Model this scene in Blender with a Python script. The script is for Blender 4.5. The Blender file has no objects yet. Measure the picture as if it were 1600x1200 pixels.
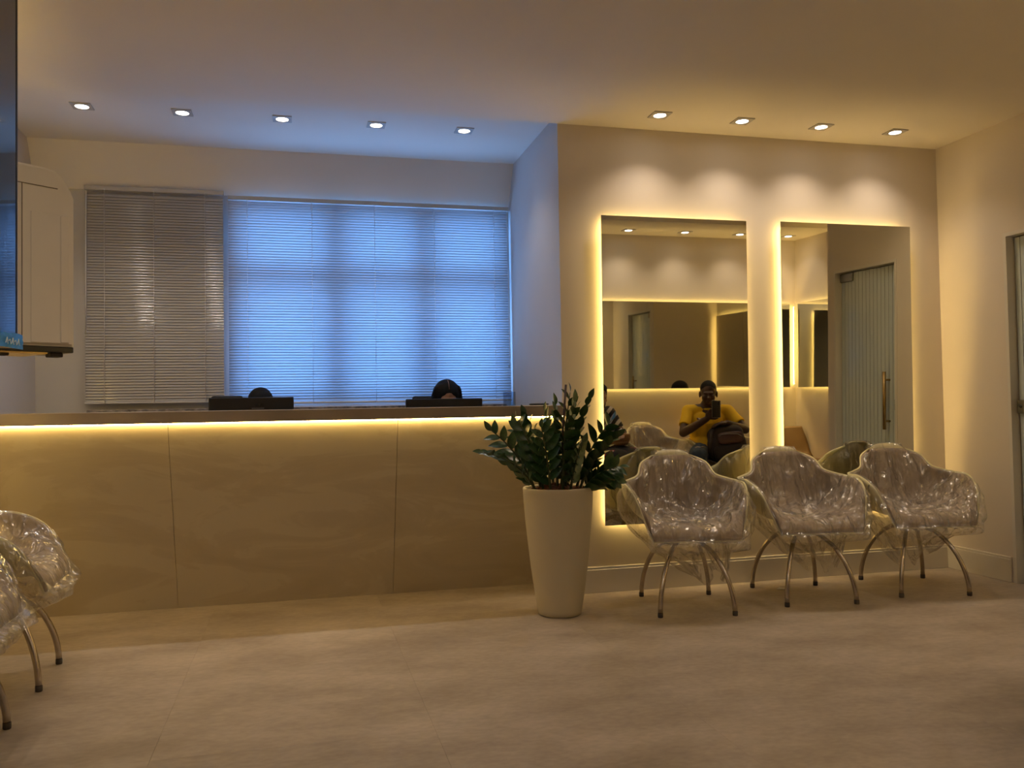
import bpy, bmesh, math, random
from mathutils import Vector, Matrix, noise, Euler

sc = bpy.context.scene
COL = sc.collection
PI = math.pi

# ------------------------------------------------------------------ camera
cam_d = bpy.data.cameras.new('camera')
cam = bpy.data.objects.new('camera', cam_d)
COL.objects.link(cam)
cam_d.sensor_width = 36.0
cam_d.lens = 1334.34 * 36.0 / 1600.0
cam_d.clip_start = 0.02
cr = Vector((0.96996703, -0.24267256, -0.01655279))
cu = Vector((0.00891885, -0.03252275, 0.9994312))
cf = Vector((0.24307287, 0.96956294, 0.02938163))
cam.matrix_world = Matrix(((cr.x, cu.x, -cf.x, 0.0), (cr.y, cu.y, -cf.y, 0.0), (cr.z, cu.z, -cf.z, 1.08), (0, 0, 0, 1)))
sc.camera = cam

# ------------------------------------------------------------------ world (overcast dusk-blue daylight outside)
w = bpy.data.worlds.new('daylight')
sc.world = w
w.use_nodes = True
bgn = w.node_tree.nodes['Background']
bgn.inputs['Color'].default_value = (0.20, 0.44, 1.0, 1)
SKY = 8.5
bgn.inputs['Strength'].default_value = SKY

# ------------------------------------------------------------------ light levels and exposure
LED_COL = (1.0, 0.66, 0.20)
LED_MIRROR = 22.0
LED_BACK = 68.0
LED_LEFT = 70.0
LED_COUNTER = 48.0
DOWN_COL = (1.0, 0.80, 0.60)
SPOT_W = 15.0
sc.view_settings.view_transform = 'Standard'
sc.view_settings.look = 'None'
sc.view_settings.gamma = 1.0
sc.view_settings.use_curve_mapping = False
sc.view_settings.exposure = 0.38
try:
    sc.cycles.adaptive_threshold = 0.02
    sc.cycles.max_bounces = 7
    sc.cycles.diffuse_bounces = 4
    sc.cycles.glossy_bounces = 5
    sc.cycles.transparent_max_bounces = 14
    sc.cycles.sample_clamp_indirect = 4.0
    sc.cycles.caustics_reflective = False
    sc.cycles.caustics_refractive = False
except Exception:
    pass


# ================================================================== materials
def mat_new(name):
    m = bpy.data.materials.new(name)
    m.use_nodes = True
    nt = m.node_tree
    return m, nt, nt.nodes['Principled BSDF']


def pmat(name, col, rough=0.5, metal=0.0, spec=0.5, var=0.0, scale=6.0, bump=0.0, bscale=60.0, stretch=(1, 1, 1), coat=0.0):
    """principled with procedural colour variation and fine relief"""
    m, nt, b = mat_new(name)
    b.inputs['Roughness'].default_value = rough
    b.inputs['Metallic'].default_value = metal
    b.inputs['Specular IOR Level'].default_value = spec
    if coat:
        b.inputs['Coat Weight'].default_value = coat
    tc = nt.nodes.new('ShaderNodeTexCoord')
    mp = nt.nodes.new('ShaderNodeMapping')
    mp.inputs['Scale'].default_value = stretch
    nt.links.new(tc.outputs['Object'], mp.inputs['Vector'])
    n = nt.nodes.new('ShaderNodeTexNoise')
    n.inputs['Scale'].default_value = scale
    n.inputs['Detail'].default_value = 5
    nt.links.new(mp.outputs['Vector'], n.inputs['Vector'])
    r = nt.nodes.new('ShaderNodeValToRGB')
    r.color_ramp.elements[0].position = 0.32
    r.color_ramp.elements[1].position = 0.68
    r.color_ramp.elements[0].color = (*[c * (1 - var) for c in col], 1)
    r.color_ramp.elements[1].color = (*[min(1, c * (1 + var)) for c in col], 1)
    nt.links.new(n.outputs['Fac'], r.inputs['Fac'])
    nt.links.new(r.outputs['Color'], b.inputs['Base Color'])
    if bump:
        n2 = nt.nodes.new('ShaderNodeTexNoise')
        n2.inputs['Scale'].default_value = bscale
        n2.inputs['Detail'].default_value = 3
        nt.links.new(mp.outputs['Vector'], n2.inputs['Vector'])
        bp = nt.nodes.new('ShaderNodeBump')
        bp.inputs['Strength'].default_value = bump
        bp.inputs['Distance'].default_value = 0.004
        nt.links.new(n2.outputs['Fac'], bp.inputs['Height'])
        nt.links.new(bp.outputs['Normal'], b.inputs['Normal'])
    return m


def emat(name, col, strength):
    m = bpy.data.materials.new(name)
    m.use_nodes = True
    nt = m.node_tree
    nt.nodes.clear()
    e = nt.nodes.new('ShaderNodeEmission')
    e.inputs['Color'].default_value = (*col, 1)
    e.inputs['Strength'].default_value = strength
    o = nt.nodes.new('ShaderNodeOutputMaterial')
    nt.links.new(e.outputs[0], o.inputs['Surface'])
    return m


M = {}
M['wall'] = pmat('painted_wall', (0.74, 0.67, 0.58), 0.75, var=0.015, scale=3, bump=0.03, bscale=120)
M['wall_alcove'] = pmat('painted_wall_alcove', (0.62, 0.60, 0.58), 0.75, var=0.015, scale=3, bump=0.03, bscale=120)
M['ceiling'] = pmat('ceiling_paint', (0.90, 0.84, 0.74), 0.85, var=0.012, scale=2)
M['baseboard'] = pmat('white_baseboard', (0.72, 0.68, 0.60), 0.35, var=0.01)
M['mirror'] = pmat('silvered_glass', (0.74, 0.74, 0.66), 0.015, metal=1.0)
M['mirror_edge'] = pmat('mirror_edge', (0.25, 0.27, 0.22), 0.2)
M['led'] = emat('led_mirror', LED_COL, LED_MIRROR)
M['led_back'] = emat('led_back', LED_COL, LED_BACK)
M['led_left'] = emat('led_left', LED_COL, LED_LEFT)
M['led_counter'] = emat('led_counter', LED_COL, LED_COUNTER)
M['lens'] = emat('downlight_lens', (1.0, 0.93, 0.84), 14.0)
M['trim_white'] = pmat('downlight_trim', (0.55, 0.52, 0.48), 0.4)
M['counter_top'] = pmat('countertop_laminate', (0.30, 0.25, 0.20), 0.4, var=0.08, scale=12, stretch=(0.4, 4, 1))
M['metal_leg'] = pmat('brushed_steel', (0.50, 0.44, 0.38), 0.22, metal=1.0, var=0.1, scale=20)
M['foot'] = pmat('rubber_foot', (0.05, 0.04, 0.035), 0.7)
M['shell'] = pmat('cream_plastic_shell', (0.78, 0.72, 0.42), 0.35, var=0.01)
M['uphol'] = pmat('taupe_upholstery', (0.40, 0.32, 0.25), 0.7, var=0.05, scale=25, bump=0.15, bscale=300)
M['brown_uphol'] = pmat('brown_leatherette', (0.20, 0.115, 0.045), 0.45, var=0.05, bump=0.1, bscale=200)
M['black'] = pmat('black_plastic', (0.012, 0.012, 0.013), 0.35)
M['black_soft'] = pmat('black_fabric', (0.012, 0.012, 0.014), 0.85, bump=0.1, bscale=300)
M['screen'] = pmat('tv_glass', (0.006, 0.007, 0.010), 0.04, spec=1.0, coat=1.0)
M['film_blue'] = pmat('blue_protective_film', (0.05, 0.28, 0.62), 0.2, var=0.25, scale=30, bump=0.6, bscale=60)
M['film_print'] = pmat('white_print', (0.75, 0.85, 0.9), 0.5)
M['gloss_white'] = pmat('glossy_white_plastic', (0.88, 0.83, 0.74), 0.12, var=0.02, scale=8, coat=0.5)
M['gap'] = pmat('seam_dark', (0.16, 0.13, 0.09), 0.7)
M['pot'] = pmat('cream_ceramic_pot', (0.56, 0.50, 0.36), 0.5, var=0.03, scale=4, bump=0.02, bscale=40)
M['leaf'] = pmat('glossy_green_leaf', (0.020, 0.060, 0.016), 0.28, var=0.45, scale=9, spec=0.6)
M['stem'] = pmat('plant_stem', (0.05, 0.07, 0.025), 0.5, var=0.2)
M['stick'] = pmat('dark_stick', (0.05, 0.016, 0.012), 0.6, var=0.2)
M['bark'] = pmat('bark_chip', (0.14, 0.055, 0.025), 0.85, var=0.4, scale=40, bump=0.4)
M['slat_dark'] = pmat('grey_blind_slat', (0.42, 0.405, 0.39), 0.14, var=0.02, spec=0.6)
M['rail'] = pmat('blind_rail', (0.55, 0.53, 0.50), 0.4)
M['cord'] = pmat('blind_cord', (0.75, 0.75, 0.73), 0.7)
M['alu'] = pmat('window_aluminium', (0.50, 0.52, 0.55), 0.45)
M['granite'] = pmat('granite_sill', (0.22, 0.19, 0.18), 0.3, var=0.6, scale=30)
M['door_white'] = pmat('frosted_white_stripe', (0.64, 0.71, 0.70), 0.12, var=0.02)
M['door_frame'] = pmat('door_frame_paint', (0.74, 0.70, 0.63), 0.45)
M['bronze'] = pmat('brushed_bronze', (0.48, 0.33, 0.14), 0.25, metal=1.0, var=0.1, scale=30)
M['steel'] = pmat('dull_steel', (0.30, 0.29, 0.26), 0.35, metal=1.0)
M['paper'] = pmat('white_paper', (0.75, 0.74, 0.72), 0.8)
M['skin_dark'] = pmat('skin_dark', (0.060, 0.028, 0.018), 0.5, var=0.08, scale=15)
M['skin_mid'] = pmat('skin_mid', (0.30, 0.16, 0.10), 0.5, var=0.06, scale=15)
M['hair'] = pmat('black_hair', (0.004, 0.0035, 0.004), 0.75, spec=0.2, var=0.3, scale=60, bump=0.5, bscale=180, stretch=(3, 3, 0.4))
M['yellow'] = pmat('yellow_cotton', (0.80, 0.50, 0.015), 0.85, var=0.04, bump=0.25, bscale=30)
M['jeans'] = pmat('blue_denim', (0.035, 0.055, 0.085), 0.9, var=0.25, scale=14, bump=0.3, bscale=90)
M['denim_pale'] = pmat('worn_denim', (0.35, 0.30, 0.26), 0.9, var=0.2)
M['pack'] = pmat('dark_backpack_cloth', (0.022, 0.015, 0.015), 0.75, var=0.2, bump=0.3, bscale=150)
M['pack_pocket'] = pmat('maroon_backpack_cloth', (0.060, 0.026, 0.024), 0.6, var=0.2, bump=0.3, bscale=150)
M['brown_bag'] = pmat('tan_leather', (0.28, 0.15, 0.065), 0.5, var=0.1, bump=0.15)
M['shoe'] = pmat('dark_shoe', (0.02, 0.018, 0.018), 0.6)
M['sole'] = pmat('shoe_sole', (0.5, 0.48, 0.45), 0.7)
M['eye'] = pmat('eye_white', (0.34, 0.31, 0.29), 0.4)
M['iris'] = pmat('iris_dark', (0.01, 0.006, 0.004), 0.2)
M['phone_lens'] = pmat('phone_lens', (0.02, 0.02, 0.03), 0.05)
M['phone_edge'] = pmat('phone_edge', (0.55, 0.55, 0.57), 0.3, metal=1.0)
M['blouse'] = pmat('dark_uniform', (0.02, 0.02, 0.028), 0.85, bump=0.1)
M['emboss'] = pmat('embossed_black', (0.004, 0.004, 0.004), 0.15)
M['emblem_white'] = pmat('emblem_white', (0.8, 0.8, 0.8), 0.6)
M['emblem_red'] = pmat('emblem_dark', (0.12, 0.015, 0.02), 0.6)
M['grey_line'] = pmat('grey_port', (0.16, 0.16, 0.17), 0.3)


def counter_material():
    m, nt, b = mat_new('veined_stone_panel')
    tc = nt.nodes.new('ShaderNodeTexCoord')
    mp = nt.nodes.new('ShaderNodeMapping')
    mp.inputs['Rotation'].default_value = (0, math.radians(-28), 0)
    mp.inputs['Scale'].default_value = (0.8, 1, 2.2)
    nt.links.new(tc.outputs['Object'], mp.inputs['Vector'])
    n = nt.nodes.new('ShaderNodeTexNoise')
    n.inputs['Scale'].default_value = 1.6
    n.inputs['Detail'].default_value = 9
    n.inputs['Roughness'].default_value = 0.6
    n.inputs['Distortion'].default_value = 1.2
    nt.links.new(mp.outputs['Vector'], n.inputs['Vector'])
    r = nt.nodes.new('ShaderNodeValToRGB')
    e = r.color_ramp.elements
    e[0].position = 0.30
    e[0].color = (0.50, 0.435, 0.315, 1)
    e[1].position = 0.72
    e[1].color = (0.60, 0.53, 0.395, 1)
    x = e.new(0.50)
    x.color = (0.565, 0.495, 0.365, 1)
    x = e.new(0.535)
    x.color = (0.605, 0.54, 0.405, 1)
    nt.links.new(n.outputs['Fac'], r.inputs['Fac'])
    nt.links.new(r.outputs['Color'], b.inputs['Base Color'])
    b.inputs['Roughness'].default_value = 0.42
    return m


def floor_material(seed):
    m, nt, b = mat_new('stone_look_floor')
    tc = nt.nodes.new('ShaderNodeTexCoord')
    mp = nt.nodes.new('ShaderNodeMapping')
    mp.inputs['Location'].default_value = (0.3, 0.9, 0.02 * seed)
    mp.inputs['Rotation'].default_value = (0, 0, 0.35)
    mp.inputs['Scale'].default_value = (1.0, 1.7, 1)
    nt.links.new(tc.outputs['Object'], mp.inputs['Vector'])
    n = nt.nodes.new('ShaderNodeTexNoise')
    n.inputs['Scale'].default_value = 1.7
    n.inputs['Detail'].default_value = 8
    n.inputs['Roughness'].default_value = 0.62
    nt.links.new(mp.outputs['Vector'], n.inputs['Vector'])
    r = nt.nodes.new('ShaderNodeValToRGB')
    e = r.color_ramp.elements
    k = 1 + 0.006 * math.sin(seed * 2.3)
    e[0].position = 0.33
    e[0].color = (0.285 * k, 0.235 * k, 0.185 * k, 1)
    e[1].position = 0.70
    e[1].color = (0.47 * k, 0.405 * k, 0.33 * k, 1)
    nt.links.new(n.outputs['Fac'], r.inputs['Fac'])
    n2 = nt.nodes.new('ShaderNodeTexNoise')
    n2.inputs['Scale'].default_value = 28
    n2.inputs['Detail'].default_value = 6
    nt.links.new(mp.outputs['Vector'], n2.inputs['Vector'])
    mx = nt.nodes.new('ShaderNodeMixRGB')
    mx.blend_type = 'OVERLAY'
    mx.inputs['Fac'].default_value = 0.22
    nt.links.new(r.outputs['Color'], mx.inputs[1])
    nt.links.new(n2.outputs['Fac'], mx.inputs[2])
    nt.links.new(mx.outputs[0], b.inputs['Base Color'])
    b.inputs['Roughness'].default_value = 0.5
    b.inputs['Specular IOR Level'].default_value = 0.35
    return m


def thin_fresnel(nt, ior):
    """same reflectance from either side of a thin sheet"""
    fr = nt.nodes.new('ShaderNodeFresnel')
    ge = nt.nodes.new('ShaderNodeNewGeometry')
    ma = nt.nodes.new('ShaderNodeMath')
    ma.operation = 'MULTIPLY_ADD'
    ma.inputs[1].default_value = 1.0 / ior - ior
    ma.inputs[2].default_value = ior
    nt.links.new(ge.outputs['Backfacing'], ma.inputs[0])
    nt.links.new(ma.outputs[0], fr.inputs['IOR'])
    return fr


def film_material():
    """thin crinkled clear plastic film"""
    m = bpy.data.materials.new('clear_plastic_film')
    m.use_nodes = True
    nt = m.node_tree
    nt.nodes.clear()
    tc = nt.nodes.new('ShaderNodeTexCoord')
    mp = nt.nodes.new('ShaderNodeMapping')
    mp.inputs['Scale'].default_value = (1.25, 1.0, 0.38)
    mp.inputs['Rotation'].default_value = (0.25, 0.35, 0.3)
    nt.links.new(tc.outputs['Object'], mp.inputs['Vector'])
    oi = nt.nodes.new('ShaderNodeObjectInfo')
    sh = nt.nodes.new('ShaderNodeVectorMath')
    sh.operation = 'MULTIPLY_ADD'
    sh.inputs[1].default_value = (9.0, 5.0, 7.0)
    nt.links.new(oi.outputs['Random'], sh.inputs[0])
    nt.links.new(mp.outputs['Vector'], sh.inputs[2])
    nz = nt.nodes.new('ShaderNodeTexNoise')
    nz.inputs['Scale'].default_value = 7
    nz.inputs['Detail'].default_value = 3
    nt.links.new(sh.outputs[0], nz.inputs['Vector'])
    wp = nt.nodes.new('ShaderNodeVectorMath')
    wp.operation = 'MULTIPLY_ADD'
    wp.inputs[1].default_value = (0.16, 0.16, 0.16)
    nt.links.new(nz.outputs['Color'], wp.inputs[0])
    nt.links.new(sh.outputs[0], wp.inputs[2])
    hs = []
    for scl, amp in ((12.0, 1.0), (30.0, 0.5)):
        v = nt.nodes.new('ShaderNodeTexVoronoi')
        v.feature = 'F1'
        v.inputs['Scale'].default_value = scl
        nt.links.new(wp.outputs[0], v.inputs['Vector'])
        k = nt.nodes.new('ShaderNodeMath')
        k.operation = 'MULTIPLY'
        k.inputs[1].default_value = amp * 12.0 / scl
        nt.links.new(v.outputs['Distance'], k.inputs[0])
        hs.append(k)
    ad = nt.nodes.new('ShaderNodeMath')
    ad.operation = 'ADD'
    nt.links.new(hs[0].outputs[0], ad.inputs[0])
    nt.links.new(hs[1].outputs[0], ad.inputs[1])
    bp = nt.nodes.new('ShaderNodeBump')
    bp.inputs['Strength'].default_value = 1.0
    bp.inputs['Distance'].default_value = 0.06
    nt.links.new(ad.outputs[0], bp.inputs['Height'])
    tr = nt.nodes.new('ShaderNodeBsdfTransparent')
    tr.inputs['Color'].default_value = (0.97, 0.96, 0.94, 1)
    df = nt.nodes.new('ShaderNodeBsdfDiffuse')
    df.inputs['Color'].default_value = (0.85, 0.82, 0.76, 1)
    tl = nt.nodes.new('ShaderNodeBsdfTranslucent')
    tl.inputs['Color'].default_value = (0.85, 0.82, 0.76, 1)
    haze = nt.nodes.new('ShaderNodeMixShader')
    haze.inputs['Fac'].default_value = 0.5
    nt.links.new(df.outputs[0], haze.inputs[1])
    nt.links.new(tl.outputs[0], haze.inputs[2])
    m1 = nt.nodes.new('ShaderNodeMixShader')
    m1.inputs['Fac'].default_value = 0.13
    nt.links.new(tr.outputs[0], m1.inputs[1])
    nt.links.new(haze.outputs[0], m1.inputs[2])
    gl = nt.nodes.new('ShaderNodeBsdfGlossy')
    gl.inputs['Roughness'].default_value = 0.20
    gl.inputs['Color'].default_value = (1, 1, 1, 1)
    nt.links.new(bp.outputs['Normal'], gl.inputs['Normal'])
    fr = thin_fresnel(nt, 2.1)
    nt.links.new(bp.outputs['Normal'], fr.inputs['Normal'])
    m2 = nt.nodes.new('ShaderNodeMixShader')
    nt.links.new(fr.outputs[0], m2.inputs['Fac'])
    nt.links.new(m1.outputs[0], m2.inputs[1])
    nt.links.new(gl.outputs[0], m2.inputs[2])
    o = nt.nodes.new('ShaderNodeOutputMaterial')
    nt.links.new(m2.outputs[0], o.inputs['Surface'])
    return m


def glass_material(name, tint=(0.92, 0.96, 0.96)):
    m = bpy.data.materials.new(name)
    m.use_nodes = True
    nt = m.node_tree
    nt.nodes.clear()
    tr = nt.nodes.new('ShaderNodeBsdfTransparent')
    tr.inputs['Color'].default_value = (*tint, 1)
    gl = nt.nodes.new('ShaderNodeBsdfGlossy')
    gl.inputs['Roughness'].default_value = 0.02
    fr = thin_fresnel(nt, 1.5)
    mx = nt.nodes.new('ShaderNodeMixShader')
    nt.links.new(fr.outputs[0], mx.inputs['Fac'])
    nt.links.new(tr.outputs[0], mx.inputs[1])
    nt.links.new(gl.outputs[0], mx.inputs[2])
    o = nt.nodes.new('ShaderNodeOutputMaterial')
    nt.links.new(mx.outputs[0], o.inputs['Surface'])
    return m


def slat_translucent():
    m = bpy.data.materials.new('white_translucent_slat')
    m.use_nodes = True
    nt = m.node_tree
    nt.nodes.clear()
    df = nt.nodes.new('ShaderNodeBsdfDiffuse')
    df.inputs['Color'].default_value = (0.62, 0.63, 0.66, 1)
    tl = nt.nodes.new('ShaderNodeBsdfTranslucent')
    tl.inputs['Color'].default_value = (0.36, 0.38, 0.40, 1)
    a = nt.nodes.new('ShaderNodeMixShader')
    a.inputs['Fac'].default_value = 0.42
    nt.links.new(df.outputs[0], a.inputs[1])
    nt.links.new(tl.outputs[0], a.inputs[2])
    gl = nt.nodes.new('ShaderNodeBsdfGlossy')
    gl.inputs['Roughness'].default_value = 0.3
    b = nt.nodes.new('ShaderNodeMixShader')
    b.inputs['Fac'].default_value = 0.04
    nt.links.new(a.outputs[0], b.inputs[1])
    nt.links.new(gl.outputs[0], b.inputs[2])
    o = nt.nodes.new('ShaderNodeOutputMaterial')
    nt.links.new(b.outputs[0], o.inputs['Surface'])
    return m


def stripes_material():
    m, nt, b = mat_new('black_white_striped_knit')
    tc = nt.nodes.new('ShaderNodeTexCoord')
    wv = nt.nodes.new('ShaderNodeTexWave')
    wv.bands_direction = 'DIAGONAL'
    wv.inputs['Scale'].default_value = 5.5
    wv.inputs['Distortion'].default_value = 0.8
    nt.links.new(tc.outputs['Object'], wv.inputs['Vector'])
    r = nt.nodes.new('ShaderNodeValToRGB')
    r.color_ramp.interpolation = 'CONSTANT'
    r.color_ramp.elements[0].color = (0.012, 0.010, 0.012, 1)
    r.color_ramp.elements[1].position = 0.55
    r.color_ramp.elements[1].color = (0.55, 0.50, 0.44, 1)
    nt.links.new(wv.outputs['Fac'], r.inputs['Fac'])
    nt.links.new(r.outputs['Color'], b.inputs['Base Color'])
    b.inputs['Roughness'].default_value = 0.9
    return m


def floral_material():
    m, nt, b = mat_new('black_floral_cloth')
    tc = nt.nodes.new('ShaderNodeTexCoord')
    v = nt.nodes.new('ShaderNodeTexVoronoi')
    v.inputs['Scale'].default_value = 11
    nt.links.new(tc.outputs['Object'], v.inputs['Vector'])
    r = nt.nodes.new('ShaderNodeValToRGB')
    r.color_ramp.interpolation = 'CONSTANT'
    e = r.color_ramp.elements
    e[0].color = (0.62, 0.50, 0.42, 1)
    e[1].position = 0.16
    e[1].color = (0.30, 0.04, 0.05, 1)
    x = e.new(0.25)
    x.color = (0.008, 0.008, 0.010, 1)
    nt.links.new(v.outputs['Distance'], r.inputs['Fac'])
    nt.links.new(r.outputs['Color'], b.inputs['Base Color'])
    b.inputs['Roughness'].default_value = 0.85
    return m


M['counter'] = counter_material()
M['floor'] = [floor_material(i) for i in range(5)]
M['film'] = film_material()
M['glass'] = glass_material('window_glass')
M['acrylic'] = glass_material('clear_acrylic', (0.80, 0.86, 0.92))
M['slat'] = slat_translucent()
M['stripes'] = stripes_material()
M['floral'] = floral_material()


# ================================================================== mesh helpers
def tag(o, label=None, cat=None, group=None, kind=None):
    if label:
        o['label'] = label
    if cat:
        o['category'] = cat
    if group:
        o['group'] = group
    if kind:
        o['kind'] = kind
    return o


def empty(name, loc=(0, 0, 0), rz=0.0):
    o = bpy.data.objects.new(name, None)
    o.empty_display_size = 0.1
    o.location = loc
    o.rotation_euler = (0, 0, rz)
    COL.objects.link(o)
    return o


def thing(name, label, cat, loc=(0, 0, 0), rz=0.0, group=None):
    return tag(empty(name, loc, rz), label, cat, group)


def bm_obj(name, bm, mat, parent=None, smooth=False, off=None):
    if off is not None:
        bmesh.ops.translate(bm, vec=Vector(off), verts=bm.verts)
    me = bpy.data.meshes.new(name)
    bm.normal_update()
    bm.to_mesh(me)
    bm.free()
    for m in (mat if isinstance(mat, (list, tuple)) else [mat]):
        me.materials.append(m)
    if smooth:
        for p in me.polygons:
            p.use_smooth = True
    o = bpy.data.objects.new(name, me)
    COL.objects.link(o)
    if parent is not None:
        o.parent = parent
    return o


def add_box(bm, x0, x1, y0, y1, z0, z1, bevel=0.0, seg=2, mtx=None):
    r = bmesh.ops.create_cube(bm, size=1.0)
    vs = r['verts']
    for v in vs:
        v.co = Vector(((x0 + x1) / 2 + v.co.x * (x1 - x0), (y0 + y1) / 2 + v.co.y * (y1 - y0), (z0 + z1) / 2 + v.co.z * (z1 - z0)))
    if bevel > 0:
        es = list({e for v in vs for e in v.link_edges})
        rr = bmesh.ops.bevel(bm, geom=es, offset=bevel, segments=seg, profile=0.5, affect='EDGES', clamp_overlap=True)
        vs = list({v for f in rr['faces'] for v in f.verts} | {v for v in vs if v.is_valid})
    if mtx is not None:
        for v in vs:
            v.co = mtx @ v.co


def box(name, x0, x1, y0, y1, z0, z1, mat, parent=None, bevel=0.0, seg=2, off=None):
    bm = bmesh.new()
    add_box(bm, x0, x1, y0, y1, z0, z1, bevel, seg)
    return bm_obj(name, bm, mat, parent, False, off)


def add_tube(bm, pts, rad, seg=10, caps=True):
    pts = [Vector(p) for p in pts]
    n = len(pts)
    if not isinstance(rad, (list, tuple)):
        rad = [rad] * n
    rings = []
    up = None
    for i, p in enumerate(pts):
        d = (pts[min(i + 1, n - 1)] - pts[max(i - 1, 0)]).normalized()
        if up is None:
            up = Vector((0, 0, 1)) if abs(d.z) < 0.9 else Vector((1, 0, 0))
        a = d.cross(up).normalized()
        bvec = a.cross(d).normalized()
        up = bvec
        rings.append([bm.verts.new(p + (a * math.cos(2 * PI * k / seg) + bvec * math.sin(2 * PI * k / seg)) * rad[i]) for k in range(seg)])
    for i in range(n - 1):
        for k in range(seg):
            bm.faces.new((rings[i][k], rings[i + 1][k], rings[i + 1][(k + 1) % seg], rings[i][(k + 1) % seg]))
    if caps:
        bm.faces.new(rings[0])
        bm.faces.new(list(reversed(rings[-1])))


def tube(name, pts, rad, mat, parent=None, seg=10, off=None):
    bm = bmesh.new()
    add_tube(bm, pts, rad, seg)
    bmesh.ops.recalc_face_normals(bm, faces=bm.faces)
    o = bm_obj(name, bm, mat, parent, True, off)
    return o


def add_lathe(bm, prof, seg=40, c=(0, 0, 0)):
    rings = []
    for r, z in prof:
        rings.append([bm.verts.new((c[0] + r * math.cos(2 * PI * k / seg), c[1] + r * math.sin(2 * PI * k / seg), c[2] + z)) for k in range(seg)])
    for i in range(len(rings) - 1):
        for k in range(seg):
            bm.faces.new((rings[i][k], rings[i][(k + 1) % seg], rings[i + 1][(k + 1) % seg], rings[i + 1][k]))
    return rings


def struct(o):
    o['kind'] = 'structure'
    return o


def bake(o):
    """apply modifiers by evaluating"""
    bpy.context.view_layer.update()
    dg = bpy.context.evaluated_depsgraph_get()
    me = bpy.data.meshes.new_from_object(o.evaluated_get(dg))
    old = o.data
    o.modifiers.clear()
    o.data = me
    me.name = o.name
    bpy.data.meshes.remove(old)
    for p in me.polygons:
        p.use_smooth = True
    return o


# ================================================================== dimensions
D = 4.764       # plane of the wall that carries the mirrors
XL = 1.4956     # left end of that wall (corner of the reception alcove)
XR = 4.119      # right wall with the door
H = 2.757       # ceiling
H2 = 2.817      # ceiling over the reception
H3 = 2.65       # lower ceiling over the back seats
W = 6.0         # window wall
XW = -1.62      # left wall
YB = 1.65       # back wall behind the waiting row
XN = 4.95       # side wall of the back nook

# ================================================================== setting
fl = struct(box('floor', -1.9, 5.3, -1.6, 6.3, -0.10, -0.004, M['floor'][0]))
ti = 0
TS = 0.90
gx0, gy0 = 0.44 - 3 * TS, 4.70 - 7 * TS
nx, ny = 8, 9
for i in range(nx):
    for j in range(ny):
        x0, x1 = gx0 + i * TS, gx0 + (i + 1) * TS
        y0, y1 = gy0 + j * TS, gy0 + (j + 1) * TS
        if x1 < -1.6 or x0 > 4.9 or y1 < -1.3 or y0 > 5.9:
            continue
        x0, x1 = max(x0, -1.66), min(x1, 5.0)
        y0, y1 = max(y0, -1.35), min(y1, 6.02)
        g = 0.0002
        box('tile', x0 + g, x1 - g, y0 + g, y1 - g, -0.004, 0.0, M['floor'][(i * 3 + j * 2 + (i * j) % 2) % 5], fl, 0.0002, 1)

struct(box('ceiling', -1.9, 5.3, 2.35, D, H, H + 0.2, M['ceiling']))
struct(box('ceiling_alcove', -1.9, XL + 0.05, D, 6.3, H2, H2 + 0.14, M['ceiling']))
struct(box('ceiling_back', -1.9, 5.3, -1.6, 2.35, H3, H3 + 0.3, M['ceiling']))
struct(box('wall_left', XW - 0.2, XW, -1.6, 6.3, 0, 2.95, M['wall']))
struct(box('wall_left_pier', XW, -0.95, -1.4, 2.585, 0, H, M['wall']))
# window wall with the window opening
bm = bmesh.new()
WX0, WX1, WZ0, WZ1 = -0.43, 1.47, 1.135, 2.50
add_box(bm, XW - 0.1, WX0, W, W + 0.09, 0, 2.95)
add_box(bm, WX1, XL + 0.1, W, W + 0.09, 0, 2.95)
add_box(bm, WX0, WX1, W, W + 0.09, 0, WZ0)
add_box(bm, WX0, WX1, W, W + 0.09, WZ1, 2.95)
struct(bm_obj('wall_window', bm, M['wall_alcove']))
bm = bmesh.new()
hp = [(5.82, H2 + 0.001), (W + 0.01, H2 + 0.001), (W + 0.01, 2.549), (W - 0.010, 2.549)]
ha = [bm.verts.new((XW, y, z)) for y, z in hp]
hb_ = [bm.verts.new((XL, y, z)) for y, z in hp]
for k in range(4):
    bm.faces.new((ha[k], hb_[k], hb_[(k + 1) % 4], ha[(k + 1) % 4]))
bm.faces.new(ha)
bm.faces.new(hb_)
bmesh.ops.recalc_face_normals(bm, faces=bm.faces)
struct(bm_obj('trim_header', bm, M['ceiling']))  # header added on a slope, in ceiling white, to catch more window light
# wall block that carries the mirrors; its end is the alcove's side
mw = bmesh.new()
add_box(mw, XL, 5.2, D, 6.10, 0, 2.95)
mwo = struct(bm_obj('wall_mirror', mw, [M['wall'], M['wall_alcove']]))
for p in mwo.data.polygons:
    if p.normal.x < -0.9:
        p.material_index = 1
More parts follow.
